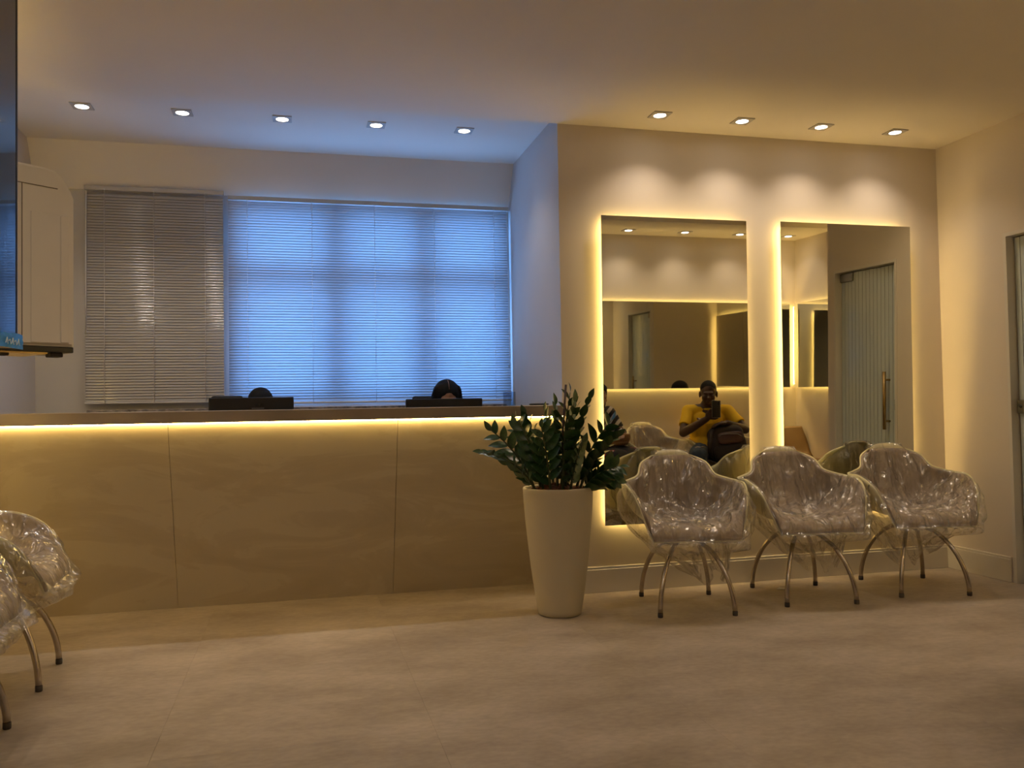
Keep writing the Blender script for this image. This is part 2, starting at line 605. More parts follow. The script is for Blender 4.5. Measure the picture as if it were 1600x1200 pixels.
# right wall with door opening
DY0, DY1, DZ = 3.50, 4.232, 2.085
bm = bmesh.new()
add_box(bm, XR, XR + 0.16, DY1, D, 0, 2.8)
add_box(bm, XR, XR + 0.16, 3.42, DY0, 0, 2.8)
add_box(bm, XR, XR + 0.16, DY0, DY1, DZ, 2.8)
struct(bm_obj('wall_right', bm, M['wall']))
struct(box('wall_nook_front', XR + 0.16, 5.2, 3.42, 3.50, 0, 2.8, M['wall']))
struct(box('wall_nook_side', XN, XN + 0.2, 1.4, 4.9, 0, 2.8, M['wall']))
struct(box('wall_back', 2.15, 5.1, YB - 0.14, YB, 0, 2.8, M['wall']))
struct(box('wall_corridor', 2.15, 2.29, -1.4, YB - 0.14, 0, 2.8, M['wall']))
struct(box('wall_rear', -1.7, 2.4, -1.55, -1.4, 0, 2.8, M['wall']))


def baseboard(name, x0, x1, y0, y1, nrm):
    o = struct(box(name, x0, x1, y0, y1, 0, 0.135, M['baseboard'], None, 0.002, 1))
    d = 0.004
    box('cap', x0 + (d if nrm == 'x' else 0), x1 - 0.0, y0 + (d if nrm == 'y' else 0), y1, 0.135, 0.15, M['baseboard'], o, 0.002, 1)
    return o


baseboard('baseboard_mirror', XL + 0.0, XR - 0.016, D - 0.016, D, 'y')
baseboard('baseboard_right', XR - 0.016, XR, DY1 + 0.012, D, 'x')
struct(box('baseboard_back', 2.29, XN, YB, YB + 0.016, 0, 0.15, M['baseboard'], None, 0.002, 1))
struct(box('baseboard_left', XW, XW + 0.016, 2.36, 4.62, 0, 0.15, M['baseboard'], None, 0.002, 1))

# ------------------------------------------------------------------ window
wn = struct(empty('window_1', (0.52, W + 0.06, WZ0)))
wo = Vector((-0.52, -(W + 0.06), -WZ0))
bm = bmesh.new()
fy0, fy1 = W + 0.035, W + 0.085
add_box(bm, WX0, WX0 + 0.05, fy0, fy1, WZ0, WZ1)
add_box(bm, WX1 - 0.05, WX1, fy0, fy1, WZ0, WZ1)
add_box(bm, WX0 + 0.05, WX1 - 0.05, fy0, fy1, WZ0, WZ0 + 0.05)
add_box(bm, WX0 + 0.05, WX1 - 0.05, fy0, fy1, WZ1 - 0.05, WZ1)
bm_obj('frame', bm, M['alu'], wn, off=wo)
MX = (0.262, 0.875)
for x in MX:
    box('mullion', x - 0.052, x + 0.052, fy0, fy1, WZ0 + 0.05, WZ1 - 0.05, M['alu'], wn, off=wo)
ZT = 2.005
xs = (WX0 + 0.05, MX[0] - 0.052, MX[0] + 0.052, MX[1] - 0.052, MX[1] + 0.052, WX1 - 0.05)
for i in range(3):
    a, b = xs[2 * i], xs[2 * i + 1]
    box('transom', a, b, fy0, fy1, ZT - 0.04, ZT + 0.04, M['alu'], wn, off=wo)
    box('pane', a, b, W + 0.057, W + 0.062, WZ0 + 0.05, ZT - 0.04, M['glass'], wn, off=wo)
    box('pane', a, b, W + 0.057, W + 0.062, ZT + 0.04, WZ1 - 0.05, M['glass'], wn, off=wo)
struct(box('trim_sill', -1.30, WX1 - 0.03, W - 0.10, W, 1.085, 1.118, M['granite'], None, 0.003, 1))


# ------------------------------------------------------------------ blinds
def blind(label, x0, x1, z0, z1, y, mat, tilt, cords, nm, pitch=0.0184, sw=0.0262):
    cx = (x0 + x1) / 2
    r = thing('venetian_blind', label, 'blind', (cx, y, z0), 0, 'venetian blinds on the reception window wall')
    hw = (x1 - x0) / 2
    box('headrail', -hw, hw, -0.016, 0.018, z1 - z0 - 0.028, z1 - z0, M['rail'], r, 0.002, 1)
    box('bottom_rail', -hw, hw, -0.011, 0.011, 0, 0.012, M['rail'], r, 0.003, 1)
    bm = bmesh.new()
    NS = 6
    rows = []
    ca, sa = math.cos(tilt), math.sin(tilt)
    for k in range(NS + 1):
        u = (k / NS - 0.5) * sw
        v = 0.0026 * (1 - (2 * k / NS - 1) ** 2)
        yy, zz = u * ca - v * sa, u * sa + v * ca
        rows.append((bm.verts.new((-hw + 0.004, yy, zz)), bm.verts.new((hw - 0.004, yy, zz))))
    for k in range(NS):
        bm.faces.new((rows[k][0], rows[k][1], rows[k + 1][1], rows[k + 1][0]))
    first = bm_obj('slat', bm, mat, r, True)
    n = int((z1 - z0 - 0.05) / pitch)
    first.location = (0, 0, 0.026)
    for i in range(1, n):
        s = first.copy()
        s.location = (0, 0, 0.026 + i * pitch)
        COL.objects.link(s)
        s.parent = r
    for c in cords:
        for yy in (-0.0165,):
            tube('ladder_cord', [(c - cx, yy, 0.0), (c - cx, yy, z1 - z0 - 0.02)], 0.0016, M['cord'], r, 5)
    return r


bR = blind('wide white venetian blind glowing blue with daylight behind the reception', -0.446, 1.487, 1.140, 2.535, 5.945, M['slat'],
           math.radians(-65), (-0.32, 0.101, 0.524, 0.94, 1.371), 'r')
bL = blind('narrow grey venetian blind closed against the wall left of the window', -1.32, -0.470, 1.155, 2.562, 5.945, M['slat_dark'],
           math.radians(66), (-1.199, -0.903, -0.587), 'l')
tube('wand', [(-0.41, -0.024, 1.37), (-0.412, -0.026, 0.85), (-0.414, -0.024, 0.45)], 0.004, M['cord'], bL, 6)
tube('pull_cord', [(0.948, -0.022, 1.36), (0.950, -0.028, 0.8), (0.952, -0.026, 0.28), (0.94, -0.03, 0.24)], 0.0022, M['cord'], bR, 6)


# ------------------------------------------------------------------ downlights
def downlight(x, y, z, label, group, power=1.0, beam=114, col=DOWN_COL):
    r = thing('downlight', label, 'ceiling light', (x, y, z), 0, group)
    bm = bmesh.new()
    R = 0.036
    q = 0.054
    seg = 32
    outer, inner, lip = [], [], []
    for k in range(seg):
        a = 2 * PI * k / seg + PI / 4
        c, s = math.cos(a), math.sin(a)
        m = max(abs(c), abs(s))
        outer.append(bm.verts.new((q * c / m, q * s / m, -0.006)))
        inner.append(bm.verts.new((R * c, R * s, -0.007)))
        lip.append(bm.verts.new((R * c, R * s, -0.001)))
    top = [bm.verts.new((v.co.x, v.co.y, 0.0)) for v in outer]
    for k in range(seg):
        j = (k + 1) % seg
        bm.faces.new((outer[k], outer[j], inner[j], inner[k]))
        bm.faces.new((inner[k], inner[j], lip[j], lip[k]))
        bm.faces.new((top[k], top[j], outer[j], outer[k]))
    bmesh.ops.recalc_face_normals(bm, faces=bm.faces)
    bm_obj('trim_plate', bm, M['trim_white'], r)
    bm = bmesh.new()
    add_lathe(bm, [(0.0005, -0.0045), (0.02, -0.0042), (0.0355, -0.003)], 24)
    bm_obj('lens', bm, M['lens'], r, True)
    ld = bpy.data.lights.new('lamp', 'SPOT')
    ld.energy = SPOT_W * power
    ld.color = col
    ld.spot_size = math.radians(beam)
    ld.spot_blend = 0.95
    ld.shadow_soft_size = 0.03
    lo = bpy.data.objects.new('lamp', ld)
    COL.objects.link(lo)
    lo.parent = r
    lo.location = (0, 0, -0.012)
    return r


ORD5 = ['leftmost', 'second from the left', 'middle', 'second from the right', 'rightmost']
for i, x in enumerate((-1.159, -0.631, -0.076, 0.474, 1.015)):
    downlight(x, 5.166, H2, 'square recessed spotlight over the reception counter, %s of five' % ORD5[i], 'spotlights over the reception', 0.9, 114, (1.0, 0.88, 0.76))
ORD4 = ['leftmost', 'second from the left', 'third from the left', 'rightmost']
for i, x in enumerate((2.03, 2.553, 3.081, 3.60)):
    downlight(x, 4.50, H, 'square recessed spotlight in front of the mirror wall, %s of four' % ORD4[i], 'spotlights along the mirror wall')
for i, x in enumerate((2.45, 3.03, 3.61, 4.19, 4.72)):
    downlight(x, 1.90, H3, 'recessed spotlight over the back waiting row, %s of five' % ORD5[i], 'spotlights over the back row', 0.7)
for i, (x, y, z) in enumerate(((-0.35, 1.35, H3), (1.3, 0.3, H3), (-1.2, 3.0, H), (-1.2, 3.8, H))):  # passage pair: unseen wide fills added to brighten the white unit
    downlight(x, y, z, ['recessed spotlight in the passage ceiling nearer the television', 'recessed spotlight in the passage ceiling nearer the back wall',
                        'recessed spotlight above the left chairs nearer the pier', 'recessed spotlight above the left chairs nearer the counter'][i],
              'spotlights outside the frame', 2.0 if i < 2 else 1.0, 165 if i < 2 else 114)


# ------------------------------------------------------------------ backlit mirrors
def backlit_mirror(name, label, cx, cz, wid, hei, loc, rz, mled, gap=0.04, tilt=0.0, inset=0.03, sides='lrtb', seams=(), group=None, strip=0.010):
    """local frame: mirror faces -Y, wall at y=0"""
    r = thing(name, label, 'mirror', loc, rz, group)
    piv = Matrix.Translation((0, -gap, 0)) @ Matrix.Rotation(tilt, 4, 'X')
    xs = [-wid / 2] + list(seams) + [wid / 2]
    for a, b in zip(xs[:-1], xs[1:]):
        bm = bmesh.new()
        s = 0.0008 if seams else 0
        add_box(bm, a + s, b - s, -0.003, 0.003, -hei / 2, hei / 2)
        bmesh.ops.transform(bm, matrix=piv, verts=bm.verts)
        o = bm_obj('glass', bm, [M['mirror_edge'], M['mirror']], r)
        for p in o.data.polygons:
            if p.normal.y < -0.9:
                p.material_index = 1
    w2, h2 = wid / 2 - inset, hei / 2 - inset
    ya, yb = -gap * 0.55, -gap * 0.55 + strip
    t = 0.004
    if 't' in sides:
        box('led_strip', -w2, w2, ya, yb, h2, h2 + t, mled, r)
    if 'b' in sides:
        box('led_strip', -w2, w2, ya, yb, -h2 - t, -h2, mled, r)
    if 'l' in sides:
        box('led_strip', -w2 - t, -w2, ya, yb, -h2, h2, mled, r)
    if 'r' in sides:
        box('led_strip', w2, w2 + t, ya, yb, -h2, h2, mled, r)
    # wooden backing batten that carries the strips on the wall
    box('backing_frame', -w2 + 0.002, w2 - 0.002, -gap * 0.62, -0.0005, -h2 + 0.002, h2 - 0.002, M['door_frame'], r)
    return r


TILT = math.radians(1.0)
backlit_mirror('backlit_mirror', 'tall rectangular mirror with yellow glowing edges beside the potted plant', 0, 0, 0.942, 1.821,
               (2.206, D, 1.2995), 0, M['led'], 0.045, TILT, group='backlit mirrors behind the wrapped chairs')
backlit_mirror('backlit_mirror', 'tall rectangular mirror with yellow glowing edges nearer the door wall', 0, 0, 0.935, 1.821,
               (3.382, D, 1.3055), 0, M['led'], 0.045, TILT, group='backlit mirrors behind the wrapped chairs')
bz = (1.15 + 2.00) / 2
backlit_mirror('backlit_mirror', 'long low backlit mirror band on the back wall above the waiting row', 0, 0, 2.40, 0.85,
               (3.66, YB, bz), PI, M['led_back'], 0.04, 0, seams=(-0.68, 0.36), group='mirror bands in the back nook')
backlit_mirror('backlit_mirror', 'backlit mirror band on the side wall of the back nook', 0, 0, 1.60, 0.85,
               (XN, 2.56, bz), -PI / 2, M['led_back'], 0.04, 0, seams=(0.25,), group='mirror bands in the back nook')
backlit_mirror('backlit_mirror', 'tall backlit mirror on the left wall above the left chairs', 0, 0, 1.2, 0.9,
               (XW, 3.45, 1.55), PI / 2, M['led_left'], 0.04, 0)

cl_ = thing('corner_light', 'bright vertical light tube in the corner between the back mirror bands', 'light tube', (XN - 0.032, YB + 0.032, 1.15))
tube('light_tube', [(0, 0, 0.03), (0, 0, 0.82)], 0.008, M['led_back'], cl_, 10)
tube('end_cap', [(0, 0, 0.0), (0, 0, 0.03)], 0.012, M['door_frame'], cl_, 10)
tube('end_cap', [(0, 0, 0.82), (0, 0, 0.85)], 0.012, M['door_frame'], cl_, 10)
box('mounting_channel', -0.012, 0.031, 0.008, 0.012, 0, 0.85, M['door_frame'], cl_)

# ------------------------------------------------------------------ door in the right wall
dr = struct(empty('door_1', (XR + 0.05, (DY0 + DY1) / 2, 0)))
do = Vector((-(XR + 0.05), -(DY0 + DY1) / 2, 0))
bm = bmesh.new()
add_box(bm, XR - 0.004, XR + 0.158, DY0, DY0 + 0.022, 0, DZ)
add_box(bm, XR - 0.004, XR + 0.158, DY1 - 0.022, DY1, 0, DZ)
add_box(bm, XR - 0.004, XR + 0.158, DY0 + 0.022, DY1 - 0.022, DZ - 0.022, DZ)
bm_obj('jamb', bm, M['door_frame'], dr, off=do)
gy0_, gy1_ = DY0 + 0.026, DY1 - 0.026
GX = XR + 0.055
gp = box('glass_leaf', GX, GX + 0.008, gy0_, gy1_, 0.008, DZ - 0.028, M['gap'], dr, off=do)
ns = 16
sw_ = (gy1_ - gy0_) / ns
for i in range(ns):
    box('frosted_stripe', GX - 0.003, GX, gy0_ + i * sw_ + 0.0025, gy0_ + (i + 1) * sw_ - 0.0025, 0.012, DZ - 0.03, M['door_white'], gp, off=do)
hd = tube('handle', [(GX - 0.05, 4.085, 0.865), (GX - 0.05, 4.085, 1.285)], 0.0125, M['bronze'], dr, 14, off=do)
for z in (0.925, 1.225):
    tube('standoff', [(GX - 0.05, 4.085, z), (GX - 0.003, 4.085, z)], 0.008, M['bronze'], hd, 10, off=do)
lk = box('lock', GX - 0.022, GX - 0.001, 4.155, 4.206, 1.005, 1.085, M['steel'], dr, 0.004, 2, off=do)
tube('keyhole', [(GX - 0.026, 4.175, 1.045), (GX - 0.020, 4.175, 1.045)], 0.009, M['black'], lk, 10, off=do)
box('hinge_patch', GX - 0.018, GX - 0.001, gy0_, gy0_ + 0.15, DZ - 0.095, DZ - 0.03, M['steel'], dr, 0.003, 1, off=do)
box('hinge_patch', GX - 0.018, GX - 0.001, gy0_, gy0_ + 0.15, 0.012, 0.07, M['steel'], dr, 0.003, 1, off=do)

# ------------------------------------------------------------------ reception counter
rc = thing('reception_counter', 'long reception counter with slanted stone front and glowing strip under its top', 'counter', (0, 4.9, 0))
ro = Vector((0, -4.9, 0))
YT, YBm, ZTOP = 4.745, 5.115, 1.035


def panel(x0, x1):
    bm = bmesh.new()
    th = 0.018
    pts = [(YT, ZTOP), (YBm, 0.0), (YBm + th, 0.0), (YT + th, ZTOP)]
    a = [bm.verts.new((x0, y, z)) for y, z in pts]
    b = [bm.verts.new((x1, y, z)) for y, z in pts]
    bm.faces.new(a)
    bm.faces.new(list(reversed(b)))
    for k in range(4):
        j = (k + 1) % 4
        bm.faces.new((a[k], b[k], b[j], a[j]))
    bmesh.ops.recalc_face_normals(bm, faces=bm.faces)
    es = [e for e in bm.edges]
    bmesh.ops.bevel(bm, geom=es, offset=0.0008, segments=1, affect='EDGES')
    bm_obj('front_panel', bm, M['counter'], rc, off=ro)


for a, b in ((XW + 0.002, -0.6600), (-0.6580, 0.5340), (0.5360, XL - 0.003)):
    panel(a, b)
box('countertop', XW + 0.002, XL - 0.004, 4.668, 5.13, ZTOP + 0.001, 1.098, M['counter_top'], rc, 0.003, 1, off=ro)
box('led_strip', XW + 0.004, XL - 0.006, 4.734, 4.741, ZTOP - 0.004, ZTOP + 0.0005, M['led_counter'], rc, off=ro)
box('staff_desk', XW + 0.002, XL - 0.004, 5.135, 5.46, 0.715, 0.745, M['counter_top'], rc, 0.002, 1, off=ro)
box('back_panel', XW + 0.002, XL - 0.004, 5.115, 5.133, 0.0, 1.034, M['counter'], rc, off=ro)


# ------------------------------------------------------------------ monitors
def monitor(label, x0, x1, z1, marks):
    cx = (x0 + x1) / 2
    r = thing('computer_monitor', label, 'monitor', (cx, 5.24, 0.745), 0, 'monitors on the reception desk')
    hw = (x1 - x0) / 2
    top = z1 - 0.745
    bm = bmesh.new()
    add_box(bm, -hw, hw, -0.02, 0.012, top - 0.315, top, 0.006, 2)
    add_box(bm, -hw * 0.6, hw * 0.6, -0.036, -0.02, top - 0.28, top - 0.09, 0.01, 2)
    bm_obj('back_shell', bm, M['black'], r)
    box('screen', -hw + 0.008, hw - 0.008, 0.012, 0.014, top - 0.30, top - 0.01, M['screen'], r)
    box('stand_neck', -0.025, 0.025, -0.03, -0.012, 0.008, top - 0.2, M['black'], r, 0.004, 1)
    box('stand_foot', -0.11, 0.11, -0.085, 0.09, 0.0, 0.01, M['black'], r, 0.004, 1)
    if marks:
        # embossed letters on the back
        cu_ = bpy.data.curves.new('maker_letters', 'FONT')
        cu_.body = 'AOC'
        cu_.size = 0.022
        cu_.align_x = 'CENTER'
        cu_.extrude = 0.0008
        t = bpy.data.objects.new('maker_letters', cu_)
        COL.objects.link(t)
        bpy.context.view_layer.update()
        me = bpy.data.meshes.new_from_object(t.evaluated_get(bpy.context.evaluated_depsgraph_get()))
        bpy.data.objects.remove(t)
        me.materials.append(M['emboss'])
        o = bpy.data.objects.new('maker_letters', me)
        COL.objects.link(o)
        o.parent = r
        o.rotation_euler = (PI / 2, 0, 0)
        o.location = (0.045, -0.0212, top - 0.052)
        box('port_strip', 0.0, 0.07, -0.0225, -0.02, top - 0.068, top - 0.062, M['grey_line'], r)
    return r


monitor('black monitor seen from behind in front of the left receptionist', -0.504, -0.025, 1.174, True)
monitor('black monitor seen from behind in front of the long-haired receptionist', 0.639, 1.117, 1.152, False)

# small things on the counter
ah = thing('acrylic_holder', 'small clear acrylic holder standing at the right end of the counter', 'card holder', (1.218, 4.93, 1.098))
box('front_sheet', -0.036, 0.036, -0.012, -0.009, 0, 0.085, M['acrylic'], ah)
box('back_sheet', -0.036, 0.036, 0.009, 0.012, 0, 0.085, M['acrylic'], ah)
box('base', -0.036, 0.036, -0.009, 0.009, 0, 0.004, M['acrylic'], ah)
tag(box('paper_sheet', 1.25, 1.46, 4.78, 4.94, 1.0985, 1.1005, M['paper']), 'white sheet of paper on the right end of the counter', 'paper')
bm = bmesh.new()
add_tube(bm, [(1.32, 4.86, 1.106), (1.33, 4.862, 1.106), (1.43, 4.875, 1.106), (1.445, 4.877, 1.106)], [0.002, 0.005, 0.005, 0.004], 10)
bmesh.ops.recalc_face_normals(bm, faces=bm.faces)
tag(bm_obj('pen', bm, M['black'], None, True), 'black pen lying on the paper on the counter', 'pen')
sc_ = bmesh.new()
vs = [sc_.verts.new(p) for p in ((2.70, 4.50, 0.001), (2.74, 4.475, 0.006), (2.765, 4.49, 0.002), (2.73, 4.52, 0.009))]
sc_.faces.new(vs)
ext = bmesh.ops.extrude_face_region(sc_, geom=sc_.faces[:])
bmesh.ops.translate(sc_, vec=(0, 0, 0.002), verts=[v for v in ext['geom'] if isinstance(v, bmesh.types.BMVert)])
tag(bm_obj('paper_scrap', sc_, M['paper']), 'small white scrap on the floor under the middle wrapped chair', 'scrap')

# ------------------------------------------------------------------ television on the pier and the white unit behind it
tv = thing('television', 'large dark television on the left, blue film still on its lower corner', 'television', (-0.70 - 0.0760 * 0.993 - 0.12 * 0.693, 2.443 - 0.693 * 0.993 + 0.0760 * 0.12, 1.258), -0.12)
TY = 0.693
box('chassis', 0.012, 0.068, -0.78, TY - 0.004, 0.0, 0.92, M['black'], tv, 0.004, 1)
box('screen', 0.068, 0.0745, -0.776, TY - 0.0085, 0.018, 0.912, M['screen'], tv)
box('bezel', 0.062, 0.076, TY - 0.009, TY, 0.0, 0.92, M['black'], tv, 0.002, 1)
box('bezel', 0.062, 0.076, -0.786, -0.777, 0.0, 0.92, M['black'], tv, 0.002, 1)
box('bezel', 0.062, 0.076, -0.777, TY - 0.009, 0.0, 0.017, M['black'], tv, 0.002, 1)
box('wall_bracket', -0.045, 0.013, -0.3, 0.3, 0.25, 0.65, M['black'], tv)
bm = bmesh.new()
random.seed(4)
nA, nB = 26, 6
g = []
for i in range(nA + 1):
    row = []
    for j in range(nB + 1):
        y = TY + 0.022 - i * 0.025
        z = -0.002 + j * 0.0062 * (1 + 0.15 * noise.noise((i * 0.3, 0, 3)))
        x = 0.079 + 0.004 * noise.noise((i * 0.9, j * 0.9, 1.0))
        row.append(bm.verts.new((x, y, z)))
    g.append(row)
for i in range(nA):
    for j in range(nB):
        bm.faces.new((g[i][j], g[i + 1][j], g[i + 1][j + 1], g[i][j + 1]))
fb = bm_obj('protective_film', bm, M['film_blue'], tv, True)
bm = bmesh.new()
for k in range(5):
    y = TY - 0.012 - k * 0.016
    add_tube(bm, [(0.085, y, 0.006), (0.0855, y - 0.006, 0.022 - 0.004 * (k % 2)), (0.085, y - 0.012, 0.008 + 0.006 * (k % 2))], 0.0012, 5)
bm_obj('printed_mark', bm, M['film_print'], fb)

# white moulded unit hung on the end of the pier, behind the television
un = thing('wall_unit', 'glossy white moulded plastic unit with black base hanging behind the television', 'appliance', (-0.77, 2.673, 1.267), math.atan2(0.63, 0.777))
un.scale = (1.1, 1.1, 1.1)
# local x runs along its face to the right, local -y faces the room
Z0u = 0.02
bm = bmesh.new()
prof = [(-0.19, Z0u), (0.168, Z0u), (0.168, 0.43), (0.160, 0.45), (0.135, 0.486), (0.118, 0.500), (0.09, 0.5035), (-0.19, 0.505)]
fr_ = [bm.verts.new((x, 0.04, z)) for x, z in prof]
bk = [bm.verts.new((x, 0.20, z)) for x, z in prof]
bm.faces.new(fr_)
bm.faces.new(list(reversed(bk)))
for k in range(len(prof)):
    j = (k + 1) % len(prof)
    bm.faces.new((fr_[k], bk[k], bk[j], fr_[j]))
bmesh.ops.recalc_face_normals(bm, faces=bm.faces)
es = [e for e in bm.edges if abs(e.verts[0].co.y - 0.04) < 1e-5 and abs(e.verts[1].co.y - 0.04) < 1e-5]
bmesh.ops.bevel(bm, geom=es, offset=0.007, segments=3, affect='EDGES')
bm_obj('body', bm, M['gloss_white'], un)
box('top_seam', -0.15, 0.122, 0.0385, 0.0402, 0.4485, 0.4505, M['gap'], un)
box('side_seam', 0.0295, 0.0312, 0.0385, 0.0402, 0.025, 0.4485, M['gap'], un)
bm = bmesh.new()
add_box(bm, 0.052, 0.152, 0.0375, 0.041, 0.028, 0.378, 0.002, 2)
bm_obj('raised_panel', bm, M['gloss_white'], un)
bm = bmesh.new()
add_box(bm, 0.128, 0.150, 0.034, 0.0376, 0.030, 0.376, 0.0015, 2)
bm_obj('panel_ridge', bm, M['gloss_white'], un)
box('base', -0.19, 0.166, 0.042, 0.198, 0.004, 0.0195, M['black'], un, 0.002, 1)
box('base_edge', -0.19, 0.10, 0.05, 0.19, -0.001, 0.004, M['bronze'], un)
for x in (-0.01, 0.128):
    box('foot', x - 0.016, x + 0.016, 0.055, 0.09, -0.008, 0.004, M['foot'], un, 0.002, 1)

# ================================================================== chairs


def interp(keys, vals, t):
    """smooth (Catmull-Rom) interpolation"""
    n = len(keys)
    if t <= keys[0]:
        i = 0
    elif t >= keys[-1]:
        i = n - 2
    else:
        i = max(k for k in range(n - 1) if keys[k] <= t)
    h = keys[i + 1] - keys[i]
    u = (t - keys[i]) / h

    def slope(k):
        if k == 0:
            return (vals[1] - vals[0]) / (keys[1] - keys[0])
        if k == n - 1:
            return (vals[-1] - vals[-2]) / (keys[-1] - keys[-2])
        return (vals[k + 1] - vals[k - 1]) / (keys[k + 1] - keys[k - 1])
    m0, m1 = slope(i) * h, slope(i + 1) * h
    return (2 * u ** 3 - 3 * u ** 2 + 1) * vals[i] + (u ** 3 - 2 * u ** 2 + u) * m0 + (-2 * u ** 3 + 3 * u ** 2) * vals[i + 1] + (u ** 3 - u ** 2) * m1


TK = [0, 0.06, 0.14, 0.30, 0.50, 0.60, 0.70, 0.80, 0.90, 1.0]
YC = [-0.275, -0.252, -0.19, -0.06, 0.09, 0.155, 0.205, 0.238, 0.264, 0.285]
ZC = [0.383, 0.428, 0.438, 0.425, 0.415, 0.440, 0.505, 0.600, 0.715, 0.830]
WC = [0.225, 0.255, 0.290, 0.318, 0.322, 0.316, 0.278, 0.218, 0.184, 0.095]
RC = [0.0, 0.035, 0.150, 0.232, 0.250, 0.228, 0.172, 0.100, 0.048, -0.028]
FC = [0.0, 0.0, 0.0, 0.0, 0.015, 0.050, 0.085, 0.080, 0.045, 0.010]


def shell_pt(s, t):
    a = abs(s)
    sg = 1 if s >= 0 else -1
    wv = interp(TK, WC, t)
    x = sg * wv * (1 - (1 - min(a, 1)) ** 1.55)
    z = interp(TK, ZC, t) + interp(TK, RC, t) * a ** 2.3
    y = interp(TK, YC, t) - interp(TK, FC, t) * a ** 2.0
    return Vector((x, y, z))


def shell_nrm(s, t):
    e = 0.01
    s0, s1 = max(-1, s - e), min(1, s + e)
    t0, t1 = max(0, t - e), min(1, t + e)
    du = shell_pt(s1, t) - shell_pt(s0, t)
    dv = shell_pt(s, t1) - shell_pt(s, t0)
    n = du.cross(dv)
    if n.length < 1e-9:
        return Vector((0, 0, 1))
    return n.normalized()      # towards the sitter


def sheet(bm, s_rng, t_rng, ns, nt, o0, o1):
    """closed padded sheet between two offsets from the shell surface"""
    A, B = [], []
    for i in range(nt + 1):
        t = t_rng[0] + (t_rng[1] - t_rng[0]) * i / nt
        ra, rb = [], []
        for k in range(ns + 1):
            s = s_rng[0] + (s_rng[1] - s_rng[0]) * k / ns
            p, n = shell_pt(s, t), shell_nrm(s, t)
            ra.append(bm.verts.new(p + n * o0))
            rb.append(bm.verts.new(p + n * o1))
        A.append(ra)
        B.append(rb)
    for i in range(nt):
        for k in range(ns):
            bm.faces.new((A[i][k], A[i + 1][k], A[i + 1][k + 1], A[i][k + 1]))
            bm.faces.new((B[i][k], B[i][k + 1], B[i + 1][k + 1], B[i + 1][k]))
    for i in range(nt):
        bm.faces.new((A[i][0], B[i][0], B[i + 1][0], A[i + 1][0]))
        bm.faces.new((A[i][ns], A[i + 1][ns], B[i + 1][ns], B[i][ns]))
    for k in range(ns):
        bm.faces.new((A[0][k], A[0][k + 1], B[0][k + 1], B[0][k]))
        bm.faces.new((A[nt][k], B[nt][k], B[nt][k + 1], A[nt][k + 1]))
    bmesh.ops.recalc_face_normals(bm, faces=bm.faces)


def ridged(p, f, seed):
    v = noise.noise(Vector((p.x * f + seed * 7.1, p.y * f - seed * 3.3, p.z * f * 0.7 + seed)))
    return (1 - min(1, abs(v) * 2.2)) ** 3


